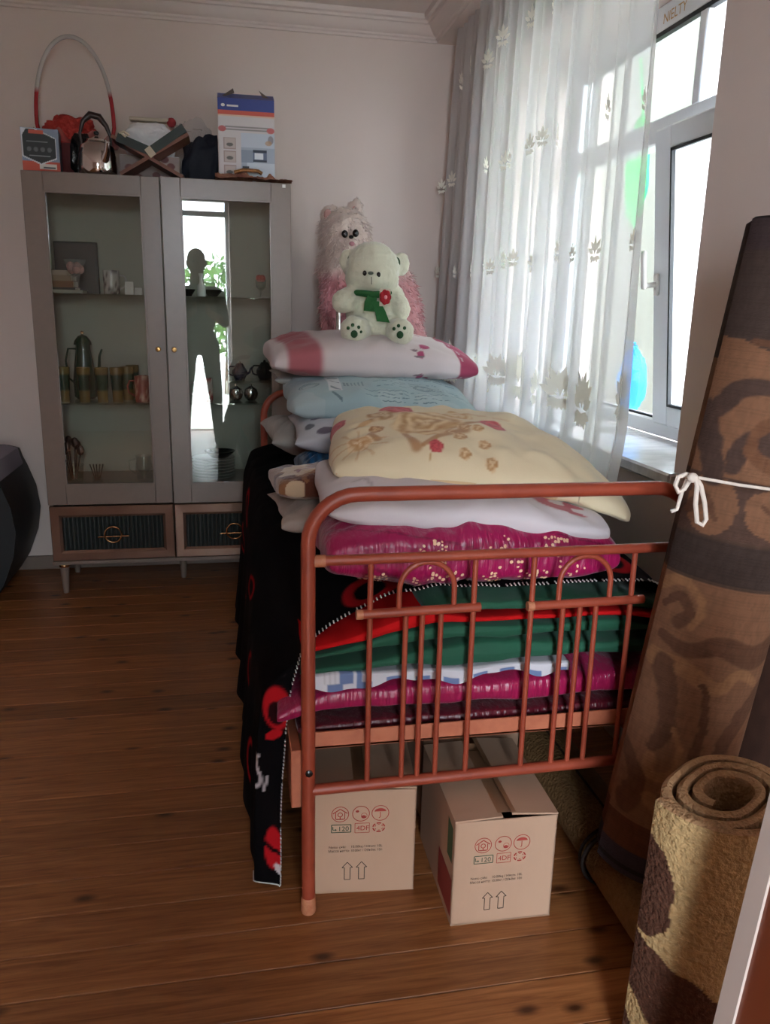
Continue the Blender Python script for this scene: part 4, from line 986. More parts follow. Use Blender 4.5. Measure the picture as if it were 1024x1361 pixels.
def layer(name, x0, x1, y0, y1, z0, z1, mt, paint, label, cat, seed, pinch=0.0, pw=0.16, wr=0.006, post=droop, crease=0.0, nx=110, ny=60, group=None):
    return cushion(name, (x1-x0)/2, (y1-y0)/2, (z1-z0)/2, placer(((x0+x1)/2, (y0+y1)/2, (z0+z1)/2)), mt, paint, label, cat, group, nx, ny, pinch, pw, wr, seed, None, crease, post)

def p_maroon(u, v, s, P):
    C = np.tile(lin('#5a1020'), u.shape+(1,)); return C
layer('thin_mattress', 0.13, 0.985, 1.562, 3.38, 0.396, 0.440, M['satin'], p_maroon, 'thin dark maroon satin mattress lowest on the bed', 'mattress', 1)
def p_mag(u, v, s, P):
    C = np.tile(lin('#9a1648'), u.shape+(1,)); n = fbm(P[..., 0]*16, P[..., 1]*16, P[..., 2]*30, 5)
    return C*(1+0.05*n)[..., None]
def satinpost(x, y, z):
    k = sstep(0.20, 0.04, x)*sstep(1.85, 1.60, y)
    x = x-0.05*k; z = z-0.05*k
    return x, y, z
cushion('satin_quilt', 0.437, 0.92, 0.054, placer((0.548, 2.475, 0.482)), M['satin'], p_mag, 'crimson satin quilt folded beneath the checked sheet', 'quilt', None, 150, 80, 0.0, 0.20, 0.008, 8, post=satinpost, crease=0.004)
# checked sheet edge hanging over the satin
WHT, BLU = lin('#c9c6cc'), lin('#3f5f94')
ns, nt_ = 160, 26
xs = np.linspace(0.14, 0.74, ns)[:, None]; tt = np.linspace(0, 1, nt_)[None, :]
drop = 0.032-0.012*sstep(0.2, 0.45, xs)+0.006*np.sin(xs*31)+0.004*np.sin(xs*67+1)
yy = 1.80+(1.553-1.80)*np.clip(tt/0.6, 0, 1)+0*xs
zz = 0.541-0.0*tt-drop*np.clip((tt-0.6)/0.4, 0, 1)+0.006*np.sin(xs*23)*sstep(0.3, 1, tt)
yy = yy-0.006*np.sin(xs*40)*sstep(0.4, 1, tt)
up_ = sstep(0.17, 0.20, xs)*0
P = np.stack([xs+0*tt, yy, zz+0.010*np.exp(-((xs-0.21)/0.05)**2)], -1)
d_ = np.clip((tt-0.6)/0.4, 0, 1)*drop
gx = (np.floor(xs/0.032).astype(int) % 2 == 0)*1.0
C = np.tile(WHT, (ns, nt_, 1))
chk = gx*((d_/drop > 0.55)+0.0)+((np.abs(xs-0.232) < 0.014) | (np.abs(xs-0.262) < 0.006))*1.0*(d_/drop <= 0.62)
C = mixc(C, BLU, np.clip(chk, 0, 1)*0.85+0*tt)
C = mixc(C, lin('#8f8b90'), ((np.sin(xs*520) > 0.8)*0.35*(d_/drop < 0.55))*(xs < 0.23)+0*tt)
bs_ = B().grid(P, C)
bs_.obj('checked_sheet', M['cloth'], smooth=180, label='blue and white checked sheet edge peeping out below the green quilts', cat='sheet')
def p_green(seed):
    def f(u, v, s, P): return np.tile(lin('#145038'), u.shape+(1,))*(1+0.10*fbm(P[..., 0]*8, P[..., 2]*30, 0, seed))[..., None]
    return f
layer('green_quilt', 0.135, 0.995, 1.560, 3.36, 0.534, 0.606, M['cloth'], p_green(1), 'dark green quilt resting on the checked sheet', 'quilt', 11, wr=0.012, group='green quilts on the bed', crease=0.004)
layer('green_quilt', 0.150, 0.990, 1.566, 3.36, 0.602, 0.640, M['cloth'], p_green(2), 'dark green quilt directly under the red blanket', 'quilt', 12, wr=0.010, group='green quilts on the bed')
def p_red(u, v, s, P): return np.tile(lin('#c0181a'), u.shape+(1,))*(1+0.08*noise(P[..., 0]*40, P[..., 2]*40, 0, 4))[..., None]
def redpost(x, y, z):
    k = 1-sstep(0.40, 0.54, x)
    z = 0.648+(z-0.648)*(0.42+0.75*k)+0.008*k
    y = y-0.006*k
    return droop(x, y, z)
layer('red_blanket', 0.14, 0.985, 1.562, 3.3, 0.628, 0.672, M['felt'], p_red, 'bright red felt blanket edge between green and black layers', 'blanket', 13, wr=0.006, post=redpost)
layer('green_quilt', 0.40, 0.985, 1.568, 3.3, 0.655, 0.702, M['cloth'], p_green(3), 'dark green quilt folded above the red blanket edge', 'quilt', 14, wr=0.008, group='green quilts on the bed')

# black floral blanket draped over the pile and down to the floor
near = [(1.035, 0.40), (1.025, 0.60), (1.0, 0.675), (0.94, 0.708), (0.8, 0.716), (0.45, 0.712), (0.32, 0.695), (0.20, 0.650), (0.145, 0.60), (0.118, 0.50), (0.105, 0.40), (0.098, 0.30), (0.092, 0.15), (0.090, 0.004)]
far = [(1.035, 0.40), (1.030, 0.62), (1.01, 0.70), (0.94, 0.735), (0.8, 0.742), (0.45, 0.745), (0.30, 0.745), (0.16, 0.738), (0.085, 0.71), (0.055, 0.62), (0.048, 0.50), (0.042, 0.36), (0.034, 0.22), (0.022, 0.12)]
def resample(pl, n):
    pl = np.array(pl); d = np.r_[0, np.cumsum(np.hypot(*np.diff(pl, axis=0).T))]; t_ = np.linspace(0, d[-1], n)
    # smooth (Catmull-like) by dense linear then box blur
    q = np.stack([np.interp(t_, d, pl[:, 0]), np.interp(t_, d, pl[:, 1])], -1)
    for _ in range(9):
        q[1:-1] = (q[:-2]+2*q[1:-1]+q[2:])/4
    return q
NS, NY = 380, 200
qn, qf = resample(near, NS), resample(far, NS)
ys = 1.588+(3.30-1.588)*np.linspace(0, 1, NY)**2.0
w = sstep(1.62, 2.25, ys)[None, :]
X_ = qn[:, 0][:, None]*(1-w)+qf[:, 0][:, None]*w; Z_ = qn[:, 1][:, None]*(1-w)+qf[:, 1][:, None]*w
Yg = np.tile(ys[None, :], (NS, 1))
hang = sstep(0.62, 0.15, Z_)*(X_ < 0.3)
X_ = X_-hang*(0.014*(1+np.sin(Yg*17+1.2*np.sin(Yg*5)))*0.5+0.005*np.sin(Yg*41))*sstep(1.62, 1.72, Yg)
curl = sstep(1.618, 1.590, Yg)*(X_ < 0.3)*sstep(0.66, 0.55, Z_)
X_ = X_+(1-curl)*(X_ < 0.3)*sstep(0.58, 0.46, Z_)*(-0.058)*(1-w)
Yg = Yg-0.012*hang*np.sin(Z_*22)*sstep(1.8, 1.6, Yg)
Z_ = Z_+0.010*fbm(X_*5, Yg*5, 0, 7)*(1-hang)+0.006
Yg2 = Yg-0.0
# hem line: bottom rises a little in waves
Zmin = 0.008+0.02*sstep(1.75, 2.4, Yg)*(1+np.sin(Yg*9))
Z_ = np.maximum(Z_, Zmin)
Pb = np.stack([X_, Yg2, Z_], -1)
C = np.tile(lin('#0c090b'), (NS, NY, 1))
sd = (X_ < 0.16)
REDP = lin('#b0181f')
def pop(cy, cz, ry, rz, ang=0.0, ring=0.0):
    global C
    mk = ell(Yg, Z_, cy, cz, ry, rz, ang, 0.12)*sd
    if ring: mk = mk*(1-ell(Yg, Z_, cy, cz, ry*ring, rz*ring, ang, 0.12))
    C = mixc(C, REDP, mk*0.9)
for cy, cz, ry, rz, an, rg_2 in ((2.75, 0.62, 0.12, 0.035, 0.3, 0.7), (2.2, 0.52, 0.10, 0.035, -0.35, 0.72), (2.95, 0.45, 0.12, 0.03, 0.2, 0.7), (1.95, 0.38, 0.05, 0.05, 0.6, 0.75), (2.45, 0.35, 0.08, 0.03, 0.6, 0.7), (1.82, 0.20, 0.03, 0.06, 0, 0.75)):
    pop(cy, cz, ry, rz, an, rg_2)
pop(1.615, 0.63, 0.05, 0.022, 0, 0)
fs_m = 1.0*(Yg < 1.628)*sd                                      # the front turned edge that faces the room
def fe(cx, cz, rx, rz, col, a=0.0, k=1.0):
    global C
    C = mixc(C, lin(col), ell(X_, Z_, cx, cz, rx, rz, a, 0.10)*fs_m*k)
fe(0.088, 0.452, 0.030, 0.048, '#b0181f'); fe(0.086, 0.440, 0.019, 0.027, '#2a0d10'); fe(0.080, 0.392, 0.020, 0.010, '#b0181f', 0.5)
fe(0.076, 0.108, 0.020, 0.050, '#b0181f'); C = mixc(C, lin('#0c090b'), stroke(X_, Z_, [(0.050, 0.128), (0.072, 0.108), (0.095, 0.100)], 0.005)*fs_m)
fe(0.086, 0.060, 0.008, 0.016, '#c4b9bb', 0.4)
C = mixc(C, lin('#b9aeb0'), scroll(X_, Z_, [(0.046, 0.338), (0.040, 0.330), (0.042, 0.305), (0.049, 0.285), (0.048, 0.262), (0.040, 0.252)], 0.0032, 0.0045, 0.3)*fs_m); C = mixc(C, lin('#b9aeb0'), stroke(X_, Z_, [(0.064, 0.285), (0.058, 0.245)], 0.0028)*fs_m)
top = (X_ > 0.16)
for cx_, cy_, r_2 in ((0.30, 1.67, 0.06), (0.90, 1.72, 0.05), (0.55, 2.4, 0.1), (0.25, 2.7, 0.09)):
    mk = (ell(X_, Yg, cx_, cy_, r_2, r_2*1.3)-ell(X_, Yg, cx_, cy_, r_2*0.6, r_2*0.8))*top
    C = mixc(C, REDP, np.clip(mk, 0, 1)*0.8)
blk = thing('floral_blanket', (0.5, 2.45, 0), 'black fleece blanket with red poppies draped over the bed side to the floor', 'blanket')
B().grid(Pb, C).obj('blanket_cloth', M['felt'], blk, smooth=180, flip=False)
# white blanket stitches along the front edge
st = B(); L = np.r_[0, np.cumsum(np.linalg.norm(np.diff(Pb[:, 0], axis=0), axis=1))]
pos = np.arange(0.03, L[-1], 0.0095)
ex = [np.interp(pos, L, Pb[:, 0, k]) for k in range(3)]; ix = [np.interp(pos, L, Pb[:, 4, k]) for k in range(3)]
for k in range(len(pos)):
    a_ = Vector((ex[0][k], ex[1][k], ex[2][k])); c_ = Vector((ix[0][k], ix[1][k], ix[2][k])); d_ = (c_-a_)
    if d_.length > 1e-6: d_ = d_.normalized()*0.011
    if k % 12 == 11: continue
    st.tube([a_+Vector((0, -0.002, 0.002)), a_+d_+Vector((0, -0.002, 0.003))], 0.0017, 5)
hem = Pb[-1, ::3]
st.tube([Vector(q)+Vector((-0.002, -0.001, 0.002)) for q in Pb[-1, 0:40:2]], 0.0014, 5)
st.obj('edge_stitching', M['white'], blk, kind='stuff', label='white blanket stitch edging')

# ---------------- pillows at the foot end
def p_sequin(u, v, s, P):
    C = np.tile(lin('#a01350'), u.shape+(1,))*(1+0.05*fbm(P[..., 0]*14, P[..., 1]*8, P[..., 2]*14, 3))[..., None]
    sw = np.abs(np.sin(10*P[..., 0]+4*np.sin(9*P[..., 2]+P[..., 1]*7)))
    C = mixc(C, lin('#5c0a2c'), (sw < 0.10)*0.6)
    return C
mg = thing('sequin_pillow', (0.53, 1.86, 0.70), 'magenta satin pillow with gold sequin sprays under the white pillow', 'pillow')
b0 = cushion('pillow_body', 0.345, 0.175, 0.088, placer((0.525, 1.753, 0.778), 0.02, 0.03), M['satin'], p_sequin, None, None, None, 130, 90, 0.03, 0.27, 0.010, 31, crease=0.005, cr=0.05, Tb=0.078)
b0.parent = mg; b0.location = Vector(b0.location)-Vector((0.53, 1.86, 0.70))
me_ = b0.data; ov = np.array([v.co for v in me_.vertices])+np.array(b0.location)+np.array((0.53, 1.86, 0.70)); on_ = np.array([v.normal for v in me_.vertices])
sq = B(); fr_ = np.where((ov[:, 1] < 1.64) & (ov[:, 2] < 0.84) & (ov[:, 2] > 0.69))[0]
M['sequin'] = mat('gold_sequin', '#f4c9a4', 0.35)
cl = [(0.30, 0.73), (0.42, 0.80), (0.44, 0.77), (0.455, 0.755), (0.50, 0.70), (0.57, 0.80), (0.59, 0.78), (0.55, 0.72), (0.74, 0.765), (0.70, 0.80), (0.65, 0.745), (0.40, 0.725)]
for i in fr_:
    p_ = ov[i]; dmin = min(math.hypot(p_[0]-q[0], (p_[2]-q[1])*1.2) for q in cl)
    if dmin < 0.035 and random.random() < 0.16:
        n_ = Vector(on_[i]); n_ = n_ if n_.y < 0 else -n_
        c_ = Vector(p_)+n_*0.002; e1 = n_.orthogonal().normalized(); e2 = n_.cross(e1); tl_ = Vector((random.gauss(0, .3), random.gauss(0, .3), random.gauss(0, .3)))
        r_ = random.uniform(0.0025, 0.0045); sq.add([c_+(e1*math.cos(k*PI/3)+e2*math.sin(k*PI/3))*r_+tl_*0.002*math.cos(k*PI/3) for k in range(6)], [tuple(range(6))])
if sq.n: sq.obj('sequins', M['sequin'], mg, smooth=0, kind='stuff', flip=False)

def p_white(u, v, s, P):
    C = np.tile(lin('#cfc6c9'), u.shape+(1,))
    mk = ell(u, v, 0.66, -0.62, 0.20, 0.16, -0.5)*(s > 0)
    C = mixc(C, lin('#b03a4e'), mk*((noise(u*9, v*9, 0, 2) > -0.25)*0.9))
    C = mixc(C, lin('#a8566a'), ell(u, v, 0.42, -0.55, 0.16, 0.06, 0.3)*(s > 0)*0.8); C = mixc(C, lin('#9a8f96'), stroke(u, v, [(-0.78, -0.5), (-0.7, -0.45), (-0.66, -0.6)], 0.015)*0.6)
    return C
wpil = cushion('white_pillow', 0.345, 0.26, 0.060, placer((0.535, 1.865, 0.860), 0.03, 0.09, -0.06, 0.10), M['cloth'], p_white, 'white pillow with crimson motif sandwiched under the cream rose pillow', 'pillow', None, 120, 90, 0.04, 0.34, 0.010, 33, crease=0.004, cr=0.09, Tb=0.050)

def rose(C, u, v, cx, cy, r, dark, light, k=7.0, seed=0):
    du, dv = u-cx, v-cy; rr = np.hypot(du, dv*0.75)/r; th = np.arctan2(dv, du)
    rag = 1+0.13*np.sin(th*5+seed)+0.10*noise(du*14, dv*14, 0, seed)
    mk = 1-sstep(0.85, 1.05, rr/rag)
    pet = 0.5+0.5*np.sin(rr*k*2+th*2+2.2*noise(du*8, dv*8, 0, seed+1))
    col = np.asarray(dark)*(1-pet[..., None])+np.asarray(light)*pet[..., None]
    return C*(1-mk[..., None]*0.92)+col*mk[..., None]*0.92
CRM, TAN, BRN = lin('#e0cfac'), lin('#c79a68'), lin('#a9713f')
def p_cream(u, v, s, P):
    C = np.tile(CRM, u.shape+(1,))
    if s < 0: 
        C = mixc(C, TAN, (fbm(u*5, v*5, 0, 3) > 0.5)*0.6*(np.abs(v) > 0.5)); return C
    v = (v+0.40)*1.5
    def rs(cx, cy, r, dk_, lt_, k, sd, asp=0.42):
        nonlocal C
        du, dv = (u-cx), (v-cy)*asp; rr = np.hypot(du, dv)/r; th = np.arctan2(dv, du)
        rag = 1+0.07*np.sin(th*5+sd)+0.08*noise(du*14, dv*14, 0, sd)
        mk = 1-sstep(0.88, 1.04, rr/rag)
        pet = np.clip(0.55+0.40*np.sin(rr*k*2.2+1.4*np.sin(th*3+rr*4+sd)+1.6*noise(du*12, dv*12, 0, sd+1))+0.25*noise(du*40, dv*40, 0, sd+2), 0, 1)
        col = lin(dk_)*(1-pet[..., None])+lin(lt_)*pet[..., None]
        C = C*(1-mk[..., None]*0.94)+col*mk[..., None]*0.94
    def lf(pts, w0, w1, col=BRN):
        nonlocal C
        C = mixc(C, col, scroll(u, v*0.42, [(p_[0], p_[1]*0.42) for p_ in pts], w0, w1, 0.5)*0.8)
    lf([(-0.62, 0.55), (-0.78, 0.35), (-0.84, 0.1)], 0.03, 0.012, TAN); lf([(-0.55, 0.1), (-0.50, -0.3), (-0.44, -0.65)], 0.012, 0.035); lf([(-0.40, -0.62), (-0.28, -0.3), (-0.12, -0.1)], 0.016, 0.040)
    lf([(-0.66, 0.1), (-0.74, -0.15), (-0.70, -0.35)], 0.018, 0.030); lf([(-0.2, 0.05), (-0.02, 0.25), (0.04, 0.5)], 0.03, 0.012); lf([(-0.30, -0.25), (-0.36, -0.85)], 0.008, 0.004, lin('#b98a50'))
    rs(-0.37, 0.32, 0.25, '#b5824c', '#e6cb9c', 7, 2); rs(-0.66, 0.62, 0.12, '#a9794a', '#dcc29c', 4, 6); rs(-0.12, 0.75, 0.12, '#c09058', '#e3cda4', 4, 5)
    rs(-0.82, -0.42, 0.09, '#c58c54', '#ead2aa', 4, 7); rs(-0.70, 0.05, 0.05, '#9c6234', '#d8b384', 3, 9)
    for cx_, cy_, r_2 in ((-0.12, 0.02, 0.045), (-0.16, -0.3, 0.05), (-0.03, -0.05, 0.04), (0.0, -0.42, 0.045), (-0.14, -0.72, 0.04), (0.03, -0.78, 0.04), (-0.22, -0.12, 0.04)): rs(cx_, cy_, r_2, '#b07a46', '#e2c69c', 3, 8)
    fl_ = np.arctan2((v+0.42)*0.42, u+0.82); C = mixc(C, TAN, (np.abs(np.sin(5*fl_)) > 0.94)*ell(u, v, -0.82, -0.42, 0.20, 0.42)*0.5)
    for cx_, cy_, r_, sd in ((0.10, 0.32, 0.095, 3), (-0.55, 1.02, 0.12, 4), (-0.99, 0.75, 0.09, 5), (-0.32, -0.62, 0.05, 6)):
        rs(cx_, cy_, r_, '#a8182e', '#cf4450', 6, sd, 0.36)
    C = mixc(C, TAN, ell(u, v, 0.02, 0.85, 0.08, 0.06)*0.4+ell(u, v, 0.2, 0.80, 0.07, 0.05)*0.35)
    return C
def creampost(x, y, z):
    k = sstep(0.70, 1.02, x)
    return x, y-0.02*k, z-0.055*k*k
cushion('cream_pillow', 0.378, 0.29, 0.090, placer((0.622, 2.01, 0.940), 0.10, 0.10, -0.15, 0.16), M['cloth'], p_cream, 'cream pillow printed with golden and red roses, largest of the pile', 'pillow', None, 230, 180, 0.04, 0.34, 0.010, 35, Tb=0.050, crease=0.005, post=creampost, cr=0.09)
cushion('beige_pillow', 0.25, 0.185, 0.048, placer((0.365, 2.115, 0.772), 0, 0.0, 0.05), M['cloth'], solid('#a89a90', 0.04, 3, 4), 'plain beige pillow squeezed in beside the sequin pillow', 'pillow', None, 80, 60, 0.06, 0.38, 0.016, 37, crease=0.008)
def p_rosebl(u, v, s, P):
    C = np.tile(lin('#8a5c3c'), u.shape+(1,))
    C = mixc(C, lin('#5c2c1c'), (fbm(P[..., 0]*14, P[..., 1]*14, 0, 2) > 0.25)*1.0); C = mixc(C, lin('#7b1a1c'), (fbm(P[..., 0]*12+4, P[..., 1]*12, 0, 6) > 0.45)*1.0)
    C = mixc(C, lin('#c2a88a'), (fbm(P[..., 0]*11, P[..., 1]*11+7, 0, 9) > 0.55)*1.0)
    return C
cushion('rose_blanket', 0.175, 0.135, 0.036, placer((0.285, 2.125, 0.848), 0.0, 0.0, 0.05), M['plush'], p_rosebl, 'folded brown and red rose patterned plush blanket', 'blanket', None, 90, 80, 0.02, 0.2, 0.012, 39)
def p_teal(u, v, s, P):
    C = np.tile(lin('#0f3f66'), u.shape+(1,)); return mixc(C, lin('#1d5f90'), 1.0*(np.sin(P[..., 0]*260+P[..., 2]*60) > 0.2))
cushion('teal_cushion', 0.19, 0.17, 0.058, placer((0.40, 2.455, 0.808), 0.0, 0.0, 0.0), M['satin'], p_teal, 'shiny teal blue folded cloth under the cartoon print pillow', 'cloth', None, 70, 60, 0.04, 0.25, 0.012, 41, crease=0.01)

# ---------------- pillow stack at the head end
cushion('grey_pillow', 0.345, 0.24, 0.085, placer((0.475, 2.95, 0.842), 0.0, 0.03, 0.05), M['cloth'], solid('#a39f98', 0.1, 3, 2), 'pale grey pillow lowest of the stack by the headboard', 'pillow', None, 80, 60, 0.07, 0.4, 0.012, 51, crease=0.006)
def p_cartoon(u, v, s, P):
    C = np.tile(lin('#b9bcc4'), u.shape+(1,))
    for cx_, cy_, rx_, ry_, a_, co in ((-0.7, -0.85, 0.10, 0.08, 0.3, '#4a3a52'), (-0.45, -0.9, 0.14, 0.06, -0.3, '#2f3444'), (-0.55, -0.6, 0.06, 0.10, 0.4, '#2a6f70'), (-0.2, -0.8, 0.14, 0.08, 0.2, '#33394a'), (0.1, -0.7, 0.1, 0.1, 0, '#6a5a78'), (-0.88, -0.6, 0.05, 0.12, 0, '#3a4050'), (0.4, -0.8, 0.12, 0.06, 0.5, '#3f4a5a'), (-0.75, -0.3, 0.10, 0.08, 0.3, '#55506a')):
        C = mixc(C, lin(co), ell(u, v, cx_, cy_, rx_, ry_, a_)*0.85)
    return C
cushion('cartoon_pillow', 0.315, 0.23, 0.068, placer((0.515, 2.61, 0.905), 0.05, 0.02, -0.03), M['cloth'], p_cartoon, 'white pillow with dark leaf shapes and teal spot under the script pillow', 'pillow', None, 110, 90, 0.05, 0.36, 0.010, 53)
def p_script(u, v, s, P):
    C = np.tile(lin('#9fb6bb'), u.shape+(1,)); C = mixc(C, lin('#b3c2c4'), (fbm(u*2, v*2, 0, 5) > 0.1)*0.5)
    INK = lin('#46606c'); v = (v+0.30)*1.35
    rg2 = np.random.default_rng(5)
    for k in range(22):
        y0 = -0.95+1.9*k/22; x0_ = rg2.uniform(-0.25, 0.1); x1_ = rg2.uniform(0.45, 0.95)
        if k in (5, 11, 16): continue
        line = np.abs(v-y0-0.012*np.sin(u*70+k)*np.sin(u*23+k*3)) < 0.008
        C = mixc(C, INK, line*((u > x0_) & (u < x1_))*0.75*(noise(u*30, k*3.1, 0, 3) > -0.35))
    C = mixc(C, INK, ((np.abs(u+0.32) < 0.12) & (np.abs(v+0.25) < 0.13) & (np.sin(u*160) > 0.2))*0.6)
    C = mixc(C, lin('#c9d0d2'), 1.0*((np.abs(u+0.52) < 0.07) & (v > -0.6) & (v < 0.6))); C = mixc(C, INK, ((np.abs(u+0.52) < 0.05) & (np.sin(v*18+u*30) > 0.75))*0.7)
    for cx_, cy_ in ((0.42, -0.3), (-0.78, -0.2), (0.6, 0.3)):
        r_ = np.hypot(u-cx_, (v-cy_)*0.7); C = mixc(C, INK, (np.abs(r_-0.10) < 0.008)*0.6+(np.abs(r_-0.075) < 0.006)*0.5)
    return C
cushion('script_pillow', 0.325, 0.25, 0.080, placer((0.505, 2.755, 1.000), 0.10, 0.04, 0.0, 0.10), M['cloth'], p_script, 'pale blue pillow printed with handwritten script and postmarks', 'pillow', None, 240, 180, 0.04, 0.32, 0.010, 55, crease=0.004, cr=0.08, Tb=0.055)
cushion('grey_pillow', 0.31, 0.22, 0.045, placer((0.475, 3.06, 1.035), 0.0, 0.05, 0.0), M['cloth'], solid('#9b9a96', 0.1, 3, 7), 'pale grey pillow tucked between the script pillow and the pink one', 'pillow', None, 80, 60, 0.07, 0.4, 0.012, 57)
def p_pink(u, v, s, P):
    C = np.tile(lin('#cbbfbf'), u.shape+(1,))
    C = mixc(C, lin('#9c3040'), sstep(-0.93, -0.86, u+0.05*v)*(1-sstep(-0.66, -0.58, u+0.10*v))*0.85)
    C = mixc(C, lin('#c08a72'), ell(u, v, -0.18, 0.1, 0.16, 0.55, 0.3, 0.3)*0.75*(s > 0)); C = mixc(C, lin('#c49a84'), ell(u, v, 0.22, 0.3, 0.18, 0.35, -0.2, 0.4)*0.6*(s > 0))
    C = mixc(C, lin('#9a3a58'), sstep(0.66, 0.68, u+0.10*v))
    C = mixc(C, lin('#c2b0b4'), ((np.abs(u+0.10*v-0.71) < 0.012) & (np.sin(v*40) > -0.2))*0.6)
    for cx_, cy_, r_2 in ((0.44, -0.78, 0.05), (0.38, -0.93, 0.035), (0.46, -0.2, 0.04)):
        C = mixc(C, lin('#a8456a'), ell(u, v, cx_, cy_, r_2, r_2*1.6)); 
    C = mixc(C, lin('#7d6a70'), ell(u, v, 0.33, -0.85, 0.03, 0.03)+ell(u, v, 0.36, -0.97, 0.05, 0.01))
    return C
pp_ = cushion('pink_pillow', 0.375, 0.265, 0.090, placer((0.500, 2.935, 1.130), 0.06, 0.02, 0.02, 0.10), M['cloth'], p_pink, 'white and pink pillow with crimson end band at the top of the stack', 'pillow', None, 180, 120, 0.05, 0.30, 0.010, 59, crease=0.004, cr=0.07, Tb=0.068)
# ================================================================== soft toys
def blobmesh(parts, voxel, smooth_it=6, extra=None):
    """union of ellipsoids and tapered capsules as one closed skin"""
    b = B()
    for p in parts:
        if p[0] == 'e': b.ball(p[1], p[2], 20, p[3] if len(p) > 3 else None)
        else:
            _, a, c, ra, rc = p; a, c = Vector(a), Vector(c)
            b.ball(a, ra, 16); b.ball(c, rc, 16); b.tube([a, a.lerp(c, 0.5), c], [ra, (ra+rc)/2, rc], 16)
    me = bpy.data.meshes.new('tmp'); me.from_pydata(b.v, [], b.f)
    bm = bmesh.new(); bm.from_mesh(me); bmesh.ops.recalc_face_normals(bm, faces=bm.faces); bm.to_mesh(me); bm.free()
    o = bpy.data.objects.new('tmp', me); COL.objects.link(o)
    md = o.modifiers.new('r', 'REMESH'); md.mode = 'VOXEL'; md.voxel_size = voxel
    ms = o.modifiers.new('s', 'SMOOTH'); ms.iterations = smooth_it; ms.factor = 0.5
    dg = bpy.context.evaluated_depsgraph_get(); dg.update()
    m2 = bpy.data.meshes.new_from_object(o.evaluated_get(dg))
    V = np.array([v.co for v in m2.vertices]); N = np.array([v.normal for v in m2.vertices]); F = [tuple(p.vertices) for p in m2.polygons]
    bpy.data.objects.remove(o); bpy.data.meshes.remove(me); bpy.data.meshes.remove(m2)
    return V, N, F
def px(u, v, y, du, dv, dy, rot=None):
    """ellipsoid from pixel centre and radii, at depth y"""
    c = ony(u, v, y); k = (ony(u+10, v, y)-ony(u-10, v, y)).length/20
    return ('e', c, (du*k, dy, dv*k))
yb_ = 2.90
k_ = (ony(510, 380, yb_)-ony(490, 380, yb_)).length/20
parts = [px(495, 358, yb_, 36, 35, 0.085), px(495, 370, yb_-0.02, 36, 24, 0.08), px(495, 372, yb_-0.075, 15, 13, 0.035),
         px(463, 347, yb_+0.015, 12, 16, 0.022), px(533, 351, yb_+0.015, 12, 15, 0.022),
         px(500, 418, yb_+0.01, 40, 38, 0.095), px(502, 434, yb_, 44, 20, 0.09),
         ('c', ony(476, 392, yb_-0.01), ony(456, 401, yb_-0.07), 0.042, 0.040), ('c', ony(522, 394, yb_-0.01), ony(533, 412, yb_-0.07), 0.042, 0.036),
         ('c', ony(480, 440, yb_-0.03), ony(470, 438, yb_-0.13), 0.045, 0.046), ('c', ony(522, 442, yb_-0.03), ony(533, 441, yb_-0.13), 0.045, 0.046)]
V, N, F = blobmesh(parts, 0.006, 5)
V = V+N*(0.0025*fbm(V[:, 0]*90, V[:, 1]*90, V[:, 2]*90, 2))[:, None]
bc_ = ony(500, 446, yb_)
bear = thing('teddy_bear', (bc_.x, yb_, bc_.z), 'cream white teddy bear with green scarf sitting on the pink pillow', 'soft toy')
b = B().add(V, F, np.tile(lin('#cdccb6'), (len(V), 1))); b.obj('body', M['plush'], bear, smooth=180)
M['toyblack'] = mat('toy_eye', '#0c0a09', 0.1); M['toygreen'] = mat('dark_green_felt', '#1d4222', 0.9, bmp=0.4, bscale=120); M['scarf'] = mat('green_scarf', '#1f5a2a', 0.9, bmp=0.5, bscale=90)
for u in (485, 503.5): c = ony(u, 363 if u < 490 else 365, yb_-0.103); B().ball(c, (0.0072, 0.005, 0.009), 12).obj('eye', M['toyblack'], bear)
c = ony(493, 363, yb_-0.113); B().ball(c, (0.010, 0.006, 0.006), 12).obj('nose', mat('nose_fabric', '#5d6456', 0.6), bear)
c1, c2 = ony(494, 368, yb_-0.114), ony(494, 378, yb_-0.112); B().tube([c1, (c1+c2)/2+Vector((0, -0.002, 0)), c2], 0.0013, 6).obj('muzzle_seam', M['inkblack'], bear)
for u, v in ((464, 347), (531, 350)):
    c = ony(u+(2 if u < 500 else -3), v, yb_-0.008); B().ball(c, (0.012, 0.006, 0.021), 12).obj('inner_ear', M['toygreen'], bear)
for fu, fv in ((471, 441), (532, 442)):
    y_ = yb_-0.177
    pad = B()
    for du, dv, r in ((0, 3, 0.0125), (-8, -5, 0.006), (-2, -9, 0.0062), (6, -6, 0.006), (9, 0, 0.005)):
        c = ony(fu+du, fv+dv, y_+0.001*abs(du)); pad.ball(c, (r, 0.005, r*1.05), 10)
    pad.obj('paw_pad', M['toygreen'], bear)
ysf = yb_-0.102
nk = [ony(u, v, y) for u, v, y in ((474, 389, ysf+0.03), (484, 390, ysf-0.005), (496, 392, ysf-0.012), (508, 391, ysf-0.008), (518, 389, ysf+0.03))]
sc_ = B().tube(nk, [0.012, 0.014, 0.015, 0.014, 0.010], 12, flat=0.8)
